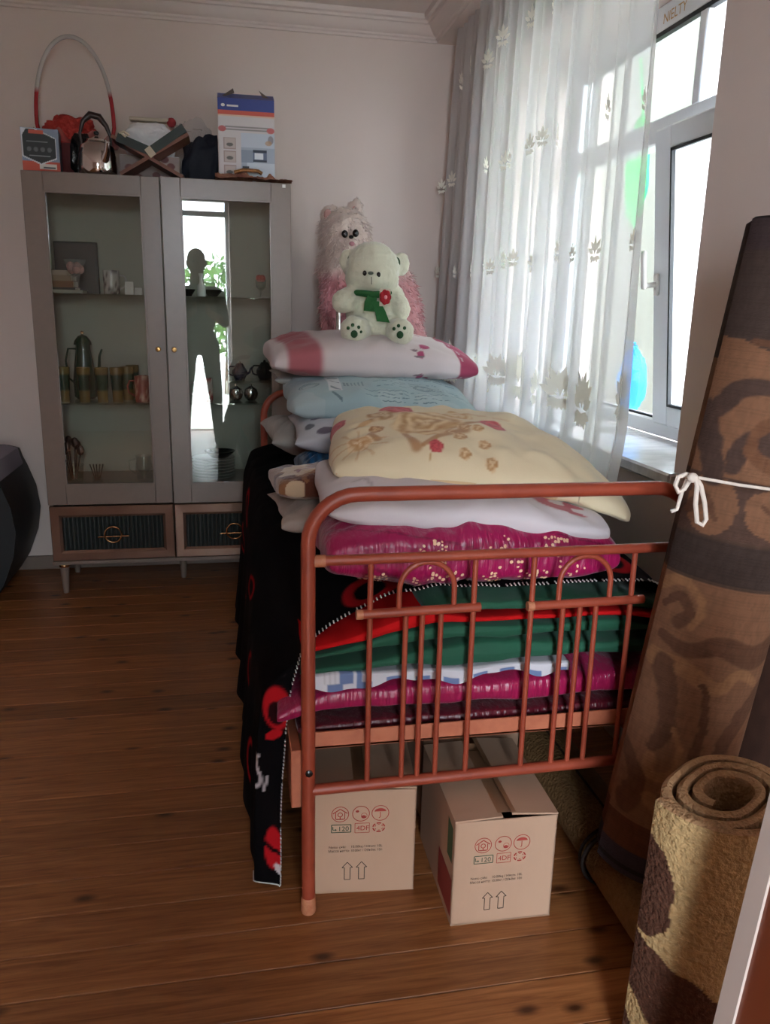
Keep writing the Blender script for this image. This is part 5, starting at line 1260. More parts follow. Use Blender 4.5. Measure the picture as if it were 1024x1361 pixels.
def ribbon(pts, ws, th=0.006):
    bb = B(); vs = []
    for (p_, w_) in zip(pts, ws): vs += [p_+Vector((-w_, 0, 0.002)), p_+Vector((w_, 0, -0.002)), p_+Vector((w_, th, -0.002)), p_+Vector((-w_, th, 0.002))]
    fs = [(0, 1, 2, 3)]
    for i in range(len(pts)-1): fs += [tuple(4*i+q for q in (k, (k+1) % 4, (k+1) % 4+4, k+4)) for k in range(4)]
    fs.append(tuple(4*(len(pts)-1)+q for q in (0, 1, 2, 3))); return vs, fs
vs, fs = ribbon([ony(496, 392, ysf-0.02), ony(493, 402, ysf-0.024), ony(494, 414, ysf-0.02)], [0.015, 0.020, 0.026]); sc_.add(vs, fs)
vs, fs = ribbon([ony(500, 400, ysf-0.026), ony(506, 414, ysf-0.024), ony(510, 428, ysf-0.016)], [0.016, 0.019, 0.022]); sc_.add(vs, fs)
sc_.obj('scarf', M['scarf'], bear, smooth=50)
c = ony(512, 395, ysf-0.03); tg = B().box(c.x-0.019, c.x+0.019, c.y-0.001, c.y+0.001, c.z-0.030, c.z+0.028, 0.0005).obj('gift_tag', M['paper'], bear)
fl = B()
for k in range(7): a = k*0.9; fl.ball((c.x+0.011*math.cos(a), c.y-0.006, c.z+0.014*math.sin(a)), (0.010, 0.006, 0.012), 10)
fl.obj('red_rosette', mat('red_felt', '#a51522', 0.8), bear); B().ball((c.x, c.y-0.013, c.z), (0.006, 0.004, 0.007), 10).obj('rosette_centre', mat('pink_felt', '#d88a90', 0.8), bear)

# pink and white fluffy dog behind the bear, on a tall chrome stool
yd = 3.70
parts = [px(458, 312, yd, 34, 34, 0.12), px(455, 318, yd-0.06, 26, 24, 0.07), px(460, 320, yd-0.115, 13, 10, 0.03),
         px(437, 287, yd, 11, 16, 0.03), px(472, 282, yd, 12, 18, 0.03),
         px(462, 355, yd, 38, 40, 0.13), px(486, 385, yd+0.02, 52, 58, 0.15), px(508, 400, yd+0.03, 48, 55, 0.15), px(520, 420, yd+0.02, 42, 40, 0.15),
         ('c', ony(448, 370, yd-0.08), ony(442, 430, yd-0.10), 0.07, 0.055), ('c', ony(530, 415, yd-0.04), ony(552, 455, yd-0.08), 0.08, 0.06),
         ('c', ony(545, 448, yd), ony(578, 458, yd-0.05), 0.035, 0.025)]
V, N, F = blobmesh(parts, 0.010, 6)
dcx = ony(495, 460, yd)
def dogcol(V):
    u = (V[:, 0]-ony(458, 312, yd).x); z = V[:, 2]-ony(458, 312, yd).z
    CW, CP = lin('#c9b6ac'), lin('#bf7d84')
    m_ = sstep(-0.13, -0.22, z)*(1-sstep(-0.5, -0.62, z)*0.0)
    C = mixc(np.tile(CW, (len(V), 1)), CP, m_*0.95)
    side = sstep(0.09, 0.13, np.abs(u))*sstep(0.02, -0.05, z); C = mixc(C, lin('#b98a86'), side*0.5)
    tan = sstep(0.18, 0.26, u)*(1-sstep(-0.33, -0.42, -z-0.76))*0.0
    return C
V2 = V+N*(0.008*fbm(V[:, 0]*40, V[:, 1]*40, V[:, 2]*25, 2))[:, None]
sz = ony(500, 462, yd).z
dog = thing('plush_dog', (dcx.x, yd, V2[:, 2].min()), 'fluffy pink and white plush dog sitting behind the teddy bear', 'soft toy')
B().add(V2, F, dogcol(V2)).obj('body', M['plush'], dog, smooth=180)
# fur tufts
tf = B(); sel = rng.choice(len(V2), min(5200, len(V2)), replace=False); DC = dogcol(V2)
vs = []; fs = []; cs = []
for i in sel:
    n_ = N[i]; g_ = n_*0.75+np.array((0, -0.05, -0.75))+rng.normal(size=3)*0.25; g_ /= np.linalg.norm(g_)
    t_ = np.cross(n_, rng.normal(size=3)); t_ /= (np.linalg.norm(t_)+1e-9); L_ = rng.uniform(0.016, 0.032)*(0.5 if V2[i, 2] > ony(458, 300, yd).z+0.02 or (abs(V2[i, 0]-ony(460, 318, yd).x) < 0.06 and V2[i, 1] < yd-0.09 and V2[i, 2] > ony(460, 340, yd).z) else 1)
    p_ = V2[i]-n_*0.002; w_ = 0.0045; k0 = len(vs)
    vs += [p_+t_*w_, p_-t_*w_, p_+g_*L_, p_+np.cross(n_, t_)*w_]; fs += [(k0, k0+1, k0+2), (k0+1, k0+3, k0+2), (k0+3, k0, k0+2)]
    cs += [DC[i]*rng.uniform(0.85, 1.1)]*4
tf.add(vs, fs, cs).obj('fur_tufts', M['plush'], dog, smooth=0, kind='stuff', flip=False)
for u, v in ((458.5, 311), (473, 310)): B().ball(ony(u, v, yd-0.145), (0.014, 0.010, 0.016), 12).obj('eye', M['toyblack'], dog)
B().ball(ony(467, 315, yd-0.16), (0.010, 0.008, 0.008), 12).obj('nose', M['toyblack'], dog); B().ball(ony(468, 324, yd-0.15), (0.012, 0.006, 0.010), 12).obj('tongue', mat('pink_tongue', '#b87f86', 0.8), dog)
for u, v in ((436, 284), (472, 280)): B().ball(ony(u, v+2, yd-0.026), (0.018, 0.008, 0.026), 12).obj('inner_ear', mat('ear_pink', '#b48a82', 0.9), dog)
zseat = V2[:, 2].min()+0.012
stl = thing('tall_stool', (dcx.x, yd, 0), 'chrome legged tall stool behind the headboard carrying the plush dog', 'stool')
B().lathe([(0.0, zseat-0.05), (0.17, zseat-0.05), (0.185, zseat-0.035), (0.185, zseat-0.012), (0.17, zseat)], (dcx.x, yd, 0), 32).obj('seat', M['black'], stl)
for sx in (-1, 1):
    for sy in (-1, 1): B().tube([(dcx.x+sx*0.12, yd+sy*0.11, zseat-0.045), (dcx.x+sx*0.19, yd+sy*0.17, 0.0)], 0.0115, 10).obj('leg', M['chrome'], stl)
B().tube([(dcx.x+0.17*math.cos(a), yd+0.155*math.sin(a), 0.45) for a in np.linspace(0, 2*PI, 28, endpoint=False)], 0.008, 8, closed=True).obj('foot_ring', M['chrome'], stl)
ux = ony(450, 430, yd-0.19).x; zt_ = ony(450, 405, yd-0.19).z
B().tube([(ux, yd-0.12, zseat-0.04), (ux, yd-0.185, zseat-0.02), (ux, yd-0.19, zseat+0.05), (ux, yd-0.19, zt_-0.02), (ux+0.02, yd-0.19, zt_), (ux+0.10, yd-0.19, zt_), (ux+0.12, yd-0.19, zt_-0.02), (ux+0.12, yd-0.185, zseat-0.02), (ux+0.12, yd-0.12, zseat-0.04)], 0.0115, 12).obj('guard_rail', M['chrome'], stl)

# ================================================================== sheer curtain
CXP = 1.06
cu = thing('sheer_curtain', (CXP, 3.05, 0.74), 'white sheer voile curtain with embroidered leaf bands drawn across the window', 'curtain')
def cpos(t, z):
    """t 0 (wall end) .. 1 (free edge); z height"""
    hz = np.clip((2.508-z)/1.75, 0, 1)
    y0 = 3.90+0.165*hz**0.7; y1 = 2.062-0.055*hz+0.05*sstep(0.85, 1.0, hz)
    yy = y0+(y1-y0)*t
    f1 = np.sin(t*2*PI*23+1.3*np.sin(t*17)+0.8*hz*np.sin(t*9)); f2 = np.sin(t*2*PI*11+2.0+hz*1.5)
    x = CXP+(0.013+0.012*hz)*f1+(0.008+0.012*hz)*f2
    yy = yy+0.010*f2*hz
    return x, yy
NT, NZ = 520, 60
tg_ = np.linspace(0, 1, NT)[:, None]; zg = np.linspace(2.508, 0.76, NZ)[None, :]+0*tg_
hemw = 0.015*np.sin(tg_*37); zg = zg+hemw*sstep(1.2, 0.76, zg)
x_, y_ = cpos(tg_+0*zg, zg)
B().grid(np.stack([x_, y_, zg], -1)).obj('voile', M['sheer'], cu, smooth=180, flip=False)
def motif(s, n, seed):
    """embroidered sprig in the (y, z) plane"""
    rg = np.random.default_rng(seed); vs = []; fs = []
    def leaf(cy, cz, L_, w_, a):
        k0 = len(vs); c_, s_ = math.cos(a), math.sin(a)
        for (p_, q_) in ((0, 0), (0.35, 0.5), (0.7, 0.42), (1, 0), (0.7, -0.42), (0.35, -0.5)):
            yy, zz = p_*L_, q_*w_; vs.append((-0.0, (cy+yy*c_-zz*s_)*s, (cz+yy*s_+zz*c_)*s))
        fs.append(tuple(range(k0, k0+6)))
    for k in range(n):
        a = PI/2+(k-(n-1)/2)*(2.6/n); leaf(0.25*math.cos(a)*0.4, -0.3+0.3*abs(math.sin(a)), rg.uniform(0.5, 0.75)*(1.0-0.25*abs(k-(n-1)/2)/n), 0.22, a)
    for k in range(n):
        a = -PI/2+(k-(n-1)/2)*(2.8/n); leaf(0.12*math.cos(a), -0.25, rg.uniform(0.25, 0.42), 0.16, a)
    leaf(0, -0.2, 0.7, 0.2, PI/2)
    return B().add(vs, fs)
protos = {}
def place_motif(kind, t, z, sc_m):
    x, y = cpos(np.array(t), np.array(z)); x, y = float(x), float(y)
    x2, y2 = cpos(np.array(t+0.004), np.array(z)); tx, ty = float(x2)-x, float(y2)-y
    ang = math.atan2(tx, -ty)
    if kind not in protos:
        mb = motif(1.0, 5 if kind == 'sprig' else 8, 3 if kind == 'sprig' else 4); o = mb.obj('embroidered_'+kind, M['lace'], None, smooth=0, base=(0, 0, 0), flip=False)
        protos[kind] = o
    else:
        o = protos[kind].copy(); COL.objects.link(o)
    o.parent = cu; o.location = (x-0.020-CXP, y-3.05, z-0.74); o.rotation_euler = (0, 0, max(-0.7, min(0.7, ang))); o.scale = (1, sc_m*1.25, sc_m*1.25)
for zrow, ts, s_ in ((1.86, np.linspace(0.03, 0.97, 13), 0.046), (1.478, np.linspace(0.02, 0.97, 15), 0.045)):
    for k, t_ in enumerate(ts): place_motif('sprig', float(t_+0.012*math.sin(k*2.7)), zrow+0.012*math.sin(k*1.9)+(-0.02 if zrow > 1.7 else -0.0)*t_, s_*(1+0.2*math.sin(k*3.1)))
for k, t_ in enumerate(np.linspace(0.06, 0.97, 13)): place_motif('branch', float(t_+0.01*math.sin(k*1.7)), 1.065+0.02*math.sin(k*2.2), 0.105*(1+0.18*math.sin(k*2.9)))
for k, t_ in enumerate(np.linspace(0.1, 0.95, 9)): place_motif('sprig', float(t_), 2.27+0.02*math.sin(k*2.2), 0.05)

# curtain of the balcony door
t_ = np.linspace(0, 1, 160)[:, None]; z_ = np.linspace(2.45, 0.35, 12)[None, :]
P = np.stack([DX0-0.06+(0.22)*t_+0*z_, YF+0.06+0.02*np.sin(t_*2*PI*9)+0*z_, z_+0*t_], -1)
B().grid(P).obj('door_curtain', M['sheer'], smooth=180, flip=False, label='plain sheer curtain hanging beside the balcony door', cat='curtain')
# ================================================================== cardboard boxes under the bed
def cardbox(c, w, d, h, rz, label, printed=True, gap=0.012, lift=0.012):
    """c: front bottom left corner; front faces local -y"""
    R3 = Matrix.Rotation(rz, 3, 'Z'); c = Vector(c)
    def W(x, y, z): return c+R3 @ Vector((x, y, z))
    M4 = Matrix.Translation(c) @ R3.to_4x4()
    t = thing('cardboard_box', W(w/2, d/2, 0), label, 'box', 'cardboard boxes under the bed')
    b = B(); th = 0.004
    b.box(0, w, 0, th, 0, h, 0.001, M4).box(0, w, d-th, d, 0, h, 0.001, M4).box(0, th, 0, d, 0, h, 0.001, M4).box(w-th, w, 0, d, 0, h, 0.001, M4).box(0, w, 0, d, 0, th, 0, M4)
    b.obj('box_body', M['card'], t, smooth=30)
    for s in (0, 1):
        xa, xb = (0, w/2-gap/2) if s == 0 else (w/2+gap/2, w)
        zA, zB = (h, h+lift*(0.2 if s == 0 else 1.0)) if s == 0 else (h+lift*0.5, h+0.001)
        fl = B().add([W(xa, -0.001, zA+0.001), W(xb, -0.001, zB+0.001), W(xb, d+0.001, zB), W(xa, d+0.001, zA), W(xa, -0.001, zA+0.005), W(xb, -0.001, zB+0.005), W(xb, d+0.001, zB+0.004), W(xa, d+0.001, zA+0.004)],
                     [(0, 3, 2, 1), (4, 5, 6, 7), (0, 1, 5, 4), (1, 2, 6, 5), (2, 3, 7, 6), (3, 0, 4, 7)])
        fl.obj('top_flap', M['card'], t, smooth=0)
    B().add([W(th, 0.03, h-0.004), W(w-th, 0.03, h-0.004), W(w-th, d-0.03, h-0.004), W(th, d-0.03, h-0.004)], [(0, 1, 2, 3)]).obj('inner_flap', M['card'], t, smooth=0)
    B().add([W(w/2-0.022, -0.0005, h+lift*0.6+0.0055), W(w/2+0.018, -0.0005, h+lift*0.6+0.0055), W(w/2+0.018, d, h+lift*0.6+0.005), W(w/2-0.022, d, h+lift*0.6+0.005), W(w/2-0.022, -0.0012, h-0.03), W(w/2+0.018, -0.0012, h-0.03)], [(0, 1, 2, 3)]).obj('packing_tape', glass_mat('clear_tape', (0.75, 0.68, 0.6), 1.4, 0.25), t, smooth=0)
    if printed:
        ex = R3 @ Vector((1, 0, 0)); s = w/0.235
        r = Print(W(0, 0, 0), ex, (0, 0, 1), 0.0012)
        cx_ = [0.066*s, 0.112*s, 0.155*s]; yy = 0.203*s; R_ = 0.0195*s
        for x in cx_: r.ring(x, yy, R_, 0.0016*s)
        x = cx_[0]; r.line([(x-0.016*s, yy+0.002*s), (x, yy+0.013*s), (x+0.016*s, yy+0.002*s)], 0.0022*s); r.line([(x-0.010*s, yy+0.004*s), (x-0.010*s, yy-0.012*s), (x+0.010*s, yy-0.012*s), (x+0.010*s, yy+0.004*s)], 0.0018*s); r.ring(x, yy-0.001*s, 0.006*s, 0.0018*s, 14).line([(x, yy-0.007*s), (x, yy-0.012*s)], 0.002*s); r.rect(x-0.008*s, yy-0.0135*s, x+0.008*s, yy-0.0115*s)
        x = cx_[1]; r.ell(x-0.008*s, yy+0.006*s, 0.004*s, 0.003*s, 10).ell(x+0.006*s, yy-0.008*s, 0.0055*s, 0.004*s, 12); r.ring(x+0.007*s, yy-0.005*s, 0.007*s, 0.001*s, 16)
        x = cx_[2]; r.poly([(x-0.013*s, yy+0.004*s)]+[(x+0.013*s*math.cos(a), yy+0.004*s+0.008*s*math.sin(a)) for a in np.linspace(PI, 0, 12)]); r.line([(x, yy+0.003*s), (x, yy-0.010*s), (x-0.003*s, yy-0.012*s)], 0.0016*s)
        y2 = 0.167*s
        r.line([(0.099*s, y2-0.012*s), (0.131*s, y2-0.012*s), (0.131*s, y2+0.012*s), (0.099*s, y2+0.012*s), (0.099*s, y2-0.012*s)], 0.0012*s); r.text('4DF', 0.102*s, y2-0.006*s, 0.0165*s)
        for a in range(6): r.ring(0.152*s, y2, 0.0145*s, 0.003*s, 5, 0.0125*s, a*PI/3+0.12, a*PI/3+0.9); r.ring(0.152*s, y2, 0.0095*s, 0.0015*s, 5, 0.008*s, a*PI/3+0.3, a*PI/3+0.8)
        r.obj('red_symbols', M['inkred'], t)
        g = Print(W(0, 0, 0), ex, (0, 0, 1), 0.0012)
        g.line([(0.047*s, y2-0.0095*s), (0.090*s, y2-0.0095*s), (0.090*s, y2+0.0095*s), (0.047*s, y2+0.0095*s), (0.047*s, y2-0.0095*s)], 0.0018*s)
        g.line([(0.050*s, y2+0.005*s), (0.050*s, y2-0.003*s), (0.056*s, y2-0.003*s)], 0.0018*s).poly([(0.055*s, y2-0.006*s), (0.059*s, y2-0.003*s), (0.055*s, y2)])
        g.text('120', 0.061*s, y2-0.006*s, 0.0165*s); g.obj('green_stamp', M['inkgreen'], t)
        k = Print(W(0, 0, 0), ex, (0, 0, 1), 0.0012)
        k.text('Netto çəki:', 0.041*s, 0.117*s, 0.0088*s, stretch=0.95); k.text('10.00kq / Həcm: 10L', 0.090*s, 0.117*s, 0.0088*s, stretch=0.95)
        k.text('Масса нетто: 10.00кг / Объём: 10л', 0.040*s, 0.107*s, 0.0088*s, stretch=0.86)
        for x in (0.083*s, 0.115*s):
            p = [(x-0.0065*s, 0.035*s), (x+0.0065*s, 0.035*s), (x+0.0065*s, 0.066*s), (x+0.012*s, 0.066*s), (x, 0.080*s), (x-0.012*s, 0.066*s), (x-0.0065*s, 0.066*s), (x-0.0065*s, 0.035*s)]
            k.line(p, 0.0017*s)
        k.obj('black_print', M['inkblack'], t)
    return t
p0, p1 = onz(416, 1188), onz(549.6, 1181.5)
rz1 = math.atan2(p1.y-p0.y, p1.x-p0.x); w1 = (p1-p0).length
cardbox((p0.x-0.006, p0.y, 0), w1+0.006, 0.30, 0.262, rz1, 'cardboard box printed with symbols standing behind the bed post')
p0, p1 = onz(598.6, 1231), onz(732.3, 1219.9)
rz2 = math.atan2(p1.y-p0.y, p1.x-p0.x); w2 = (p1-p0).length
b2 = cardbox((p0.x, p0.y, 0), w2, 0.31, 0.255, rz2+0.035, 'cardboard box printed with symbols jutting out below the footboard', gap=0.020, lift=0.020)
R3 = Matrix.Rotation(rz2+0.035, 3, 'Z')
def W2(y, z): return p0+R3 @ Vector((-0.0008, y, z))
for (ya, yb, za, zb, mt_) in ((0.01, 0.05, 0.15, 0.24, 'greenpatch'), (0.005, 0.12, 0.02, 0.115, 'redpatch')):
    if mt_ not in M: M[mt_] = mat(mt_, '#3c5a34' if mt_ == 'greenpatch' else '#8c2a22', 0.7)
    B().add([W2(ya, za), W2(yb, za), W2(yb, zb), W2(ya, zb*0.98)], [(0, 1, 2, 3)]).obj('side_print', M[mt_], b2, smooth=0, flip=False)
cardbox((0.18, 1.90, 0), 0.25, 0.30, 0.27, 0.03, 'plain cardboard box further under the bed behind the printed one', False, 0.01, 0.01)
cardbox((0.47, 1.80, 0), 0.26, 0.30, 0.268, 0.0, 'plain cardboard box under the middle of the bed', False, 0.014, 0.014)

# ================================================================== carpets
DK, TN, MB, SL = lin('#4d3b34'), lin('#7a5741'), lin('#5f4232'), lin('#38333a')
def ell_s(s, z, cs, cz, rs, rz, a=0.0): return ell(s, z, cs, cz, rs, rz, a, 0.05)
def p_tall(s, z):
    """s: arc metres round the roll from the bed side silhouette, z: metres along the roll"""
    s = s+0.004*noise(z*90, s*40, 0, 8)
    C = np.tile(TN, s.shape+(1,))
    C = mixc(C, lin('#453833'), 1.0*(z > 0.81)); C = mixc(C, lin('#3f3333'), 1.0*(z > 1.00)); C = mixc(C, lin('#38312f'), 1.0*(z > 1.155)); C = mixc(C, lin('#5c4a40'), 1.0*(np.abs(z-1.155) < 0.003))
    S_ = lambda pts, w0, w1: scroll(s, z, pts, w0, w1)
    C = mixc(C, TN, 1.0*((z < 0.845+0.25*np.maximum(0, 0.02-s)-0.30*np.maximum(0, s-0.05)) & (z > 0.7)))
    C = mixc(C, lin('#80604a'), S_([(0.215, 0.83), (0.155, 0.885), (0.118, 0.945), (0.112, 1.0), (0.138, 1.035), (0.175, 1.035), (0.188, 1.01), (0.172, 0.995)], 0.010, 0.019))
    C = mixc(C, lin('#80604a'), S_([(0.145, 0.90), (0.105, 0.93), (0.093, 0.98)], 0.020, 0.006)); C = mixc(C, lin('#80604a'), S_([(0.30, 0.86), (0.235, 0.95), (0.225, 1.02)], 0.020, 0.008))
    C = mixc(C, MB, S_([(0.07, 0.845), (0.13, 0.835), (0.20, 0.785), (0.29, 0.745)], 0.006, 0.014))
    C = mixc(C, DK, S_([(0.035, 0.725), (0.065, 0.757), (0.11, 0.768), (0.16, 0.757), (0.205, 0.735)], 0.022, 0.005))
    C = mixc(C, DK, S_([(0.0, 0.70), (0.03, 0.655), (0.055, 0.60)], 0.035, 0.022))
    C = mixc(C, DK, S_([(0.085, 0.62), (0.10, 0.665), (0.145, 0.675), (0.20, 0.655), (0.28, 0.65)], 0.014, 0.040))
    C = mixc(C, lin('#6c4a36'), S_([(0.26, 0.60), (0.16, 0.625), (0.11, 0.655), (0.12, 0.70), (0.19, 0.715), (0.28, 0.70)], 0.010, 0.013))
    gap = (z > 0.475) & (z < 0.60)
    C = mixc(C, DK, 1.0*gap*(ell_s(s, z, 0.062, 0.545, 0.050, 0.058, 0.3) < 0.5)*(ell_s(s, z, 0.185, 0.545, 0.062, 0.046, -0.25) < 0.5)*(ell_s(s, z, 0.30, 0.55, 0.045, 0.05) < 0.5)*0.9)
    C = mixc(C, MB, S_([(0.02, 0.53), (0.05, 0.555), (0.075, 0.52)], 0.012, 0.006)); C = mixc(C, MB, S_([(0.155, 0.56), (0.19, 0.545), (0.22, 0.555)], 0.004, 0.008))
    C = mixc(C, lin('#40342f'), 1.0*((z > 0.40) & (z <= 0.485))); C = mixc(C, lin('#4f3d33'), 1.0*(np.abs(z-0.485) < 0.003)+1.0*(np.abs(z-0.40) < 0.003))
    low = 1.0*(z <= 0.397)
    def Lw(col, pts, w0, w1):
        nonlocal C
        C = mixc(C, col, low*S_(pts, w0, w1))
    LT = lin('#8a6548')
    Lw(MB, [(0.02, 0.335), (0.05, 0.36), (0.075, 0.335), (0.06, 0.31)], 0.008, 0.014); Lw(LT, [(0.0, 0.37), (0.05, 0.39), (0.095, 0.355), (0.085, 0.305)], 0.012, 0.006)
    Lw(MB, [(0.03, 0.275), (0.09, 0.262), (0.15, 0.285), (0.22, 0.27), (0.30, 0.30)], 0.010, 0.030)
    Lw(LT, [(0.02, 0.225), (0.09, 0.225), (0.16, 0.20), (0.20, 0.235), (0.25, 0.215)], 0.020, 0.008); Lw(MB, [(0.05, 0.215), (0.075, 0.16), (0.085, 0.095), (0.07, 0.05)], 0.026, 0.012)
    Lw(MB, [(0.135, 0.20), (0.155, 0.13), (0.15, 0.06), (0.165, -0.02)], 0.006, 0.013); Lw(MB, [(0.30, 0.20), (0.24, 0.15), (0.20, 0.06), (0.215, -0.02)], 0.030, 0.010)
    Lw(LT, [(0.10, 0.10), (0.125, 0.05), (0.11, 0.0), (0.075, -0.005), (0.07, 0.025)], 0.006, 0.013)
    Lw(MB, [(0.0, 0.03), (0.03, 0.0), (0.055, -0.04), (0.04, -0.085)], 0.012, 0.028); Lw(LT, [(0.09, -0.06), (0.13, -0.085), (0.18, -0.07), (0.24, -0.09)], 0.016, 0.007)
    C = mixc(C, lin('#5a3a2a'), 1.0*(z < -0.12)); C = mixc(C, SL, 1.0*(z < -0.185)); C = mixc(C, lin('#241f20'), 1.0*(np.abs(z+0.225) < 0.004))
    return C*(1+0.12*noise(s*260, z*60, 0, 5))[..., None]*(1-0.10*(np.sin(z*900) > 0.6))[..., None]
def rolled(name, base, axis, R0, length, thick, turns, paint, mt, label, z_off=0.0, nA=150, nZ=240, gap=1.06, squash=(1, 1), ang0=0.0, cat='carpet', wob=0.0, edge=None, rag=0.0, end_mt=None):
    """a carpet strip rolled into a spiral and extruded along an axis"""
    ax = Vector(axis).normalized(); e1 = Vector((1, 0, 0))-ax*ax.x
    if e1.length < 0.2: e1 = Vector((0, 1, 0))-ax*ax.y
    e1.normalize(); e2 = ax.cross(e1)
    th = np.linspace(0, 2*PI*turns, int(nA*turns)); r = R0-thick*(th/(2*PI))*gap
    wv = 1+wob*np.sin(2*th+0.6)*sstep(0, 6, th)
    def ring(rr): return np.stack([np.cos(ang0+th)*rr*wv*squash[0], np.sin(ang0+th)*rr*wv*squash[1]], -1)
    out, inn = ring(r), ring(r-thick*0.93)
    zz = np.linspace(0, length, nZ)
    E1, E2, AX, BS = [np.array(q) for q in (e1, e2, ax, base)]
    def P(sec, z): return BS+sec[:, None, 0:1]*E1+sec[:, None, 1:2]*E2+z[None, :, None]*AX
    b = B()
    n1 = int(nA*1.02)
    so = th[:n1]*R0
    Po = P(out[:n1+1], zz); sO = np.tile((th[:n1+1]*R0)[:, None], (1, nZ)); zO = np.tile(zz[None, :], (n1+1, 1))
    b.grid(Po, paint(sO, zO))
    bk = lin(edge or '#7a5d44')
    # rest of the spiral, seen only at the ends
    z2 = np.array([0, 0.004, length*0.5, length-0.004, length])
    for sec in (out[n1:], inn):
        Pq = P(sec, z2); b.grid(Pq, np.tile(bk, (Pq.shape[0], 5, 1)))
    for z in (0.0, length):
        bulge = 0.003*(1 if z > 0 else -1)
        mid = (out+inn)/2
        Pt = np.stack([BS+out[:, 0:1]*E1+out[:, 1:2]*E2+AX*z, BS+mid[:, 0:1]*E1+mid[:, 1:2]*E2+AX*(z+bulge*1.6), BS+inn[:, 0:1]*E1+inn[:, 1:2]*E2+AX*z], 1)
        b.grid(Pt, np.tile(bk, (len(th), 3, 1)))
    return b.obj(name, mt, smooth=60, label=label, cat=cat, base=tuple(base), flip=False)
# tall carpet leaning beside the footboard
axT = Vector((0.137, 0.0, 0.99))
def p_tallwrap(s, zl):
    # s runs from the +x side round the front: front silhouette (bed side) sits at s = pi*R
    return p_tall(s, zl-0.30)
baseT = Vector((0.870, 1.368, 0.170))
def p_tall_s(s, zl):
    R_ = 0.122
    sf = s-PI*R_*0.0
    # strip starts at angle ang0; convert to arc measured from the bed side silhouette towards the camera
    return p_tall(np.mod(s, 2*PI*R_), zl-0.24)
rolled('carpet_roll', baseT, axT, 0.122, 1.295, 0.012, 4.0, p_tall_s, M['carpet'], 'tall rolled brown carpet with tan scrolls leaning at the bed corner', nA=170, nZ=420, ang0=PI, edge='#2c2524')
# slim dark rolled mat between that carpet and the wall
rolled('mat_roll', (1.116, 1.405, 0.0), (0.0, 0.0, 1), 0.050, 0.70, 0.010, 3.0, lambda s, z: np.tile(lin('#33211a'), s.shape+(1,))*(1+0.2*noise(s*60, z*30, 0, 2))[..., None], M['carpet'], 'slim dark brown rolled mat standing against the wall', nA=60, nZ=60)
# small beige shaggy roll standing near the camera
CR, BR2 = lin('#a98c62'), lin('#4f3327')
def p_small(s, z):
    C = np.tile(CR, s.shape+(1,))
    n = 0.012*noise(s*18, z*18, 0, 3)+0.006*noise(s*60, z*60, 0, 5)
    zz = z+n
    C = mixc(C, BR2, 1.0*((zz < 0.265-0.35*(s-0.02)) & (zz > 0.155-0.30*(s-0.02)-0.02*np.sin(s*20))))
    C = mixc(C, BR2, 1.0*((zz < 0.085-0.30*(s-0.02)) & (zz > -0.03-0.2*s)))
    C = mixc(C, BR2, 1.0*(ell(s+n, z, 0.0, 0.375, 0.060, 0.095, 0.15) > 0.5))
    return C*(1+0.16*noise(s*160, z*160, 0, 9))[..., None]
rolled('carpet_roll', (0.797, 1.075, 0.0), (0.01, -0.03, 1), 0.132, 0.530, 0.019, 3.1, p_small, M['shag'], 'short beige shaggy carpet roll with brown waves standing on end', nA=190, nZ=200, ang0=PI*1.02, squash=(1, 0.92), wob=0.20, edge='#a07c5a', gap=1.38)
# beige rug rolls lying on the floor
def p_beige(col, dk):
    def f(s, z):
        C = np.tile(lin(col), s.shape+(1,))*(1+0.10*noise(s*120, z*120, 0, 4))[..., None]
        return mixc(C, lin(dk), 1.0*(z > 0)*0)
    return f
M['darkfelt'] = mat('dark_binding_tape', '#2a211d', 0.95)
def lying(x, y0, y1, r, sx, col, label, ring_y):
    t = thing('floor_rug_roll', (x, (y0+y1)/2, 0), label, 'rug')
    b = rolled('rug_strip', (x, y0, r*0.86), (0, 1, 0), r, y1-y0, 0.012, 3.0, p_beige(col, '#2b2320'), M['shag'], None, nA=80, nZ=60, squash=(sx, 0.86), ang0=-PI/2, cat=None, edge='#4a3a2c')
    b.parent = t; b.location = Vector((x, y0, r*0.86))-Vector((x, (y0+y1)/2, 0))
    if 'label' in b: del b['label']
    for ry in ring_y:
        B().tube([(x+r*sx*1.01*math.cos(a), ry, r*0.86+r*0.87*math.sin(a)) for a in np.linspace(0, 2*PI, 40, endpoint=False)], 0.0038, 8, closed=True).obj('dark_binding', M['darkfelt'], t)
    return t
lying(0.872, 1.225, 1.475, 0.092, 1.08, '#7d5d3c', 'beige rolled rug with dark bound end lying beside the boxes', [1.472])
lying(0.870, 1.50, 2.15, 0.085, 1.05, '#7d5d3c', 'beige rolled rug lying under the bed behind the bound one', [1.503])

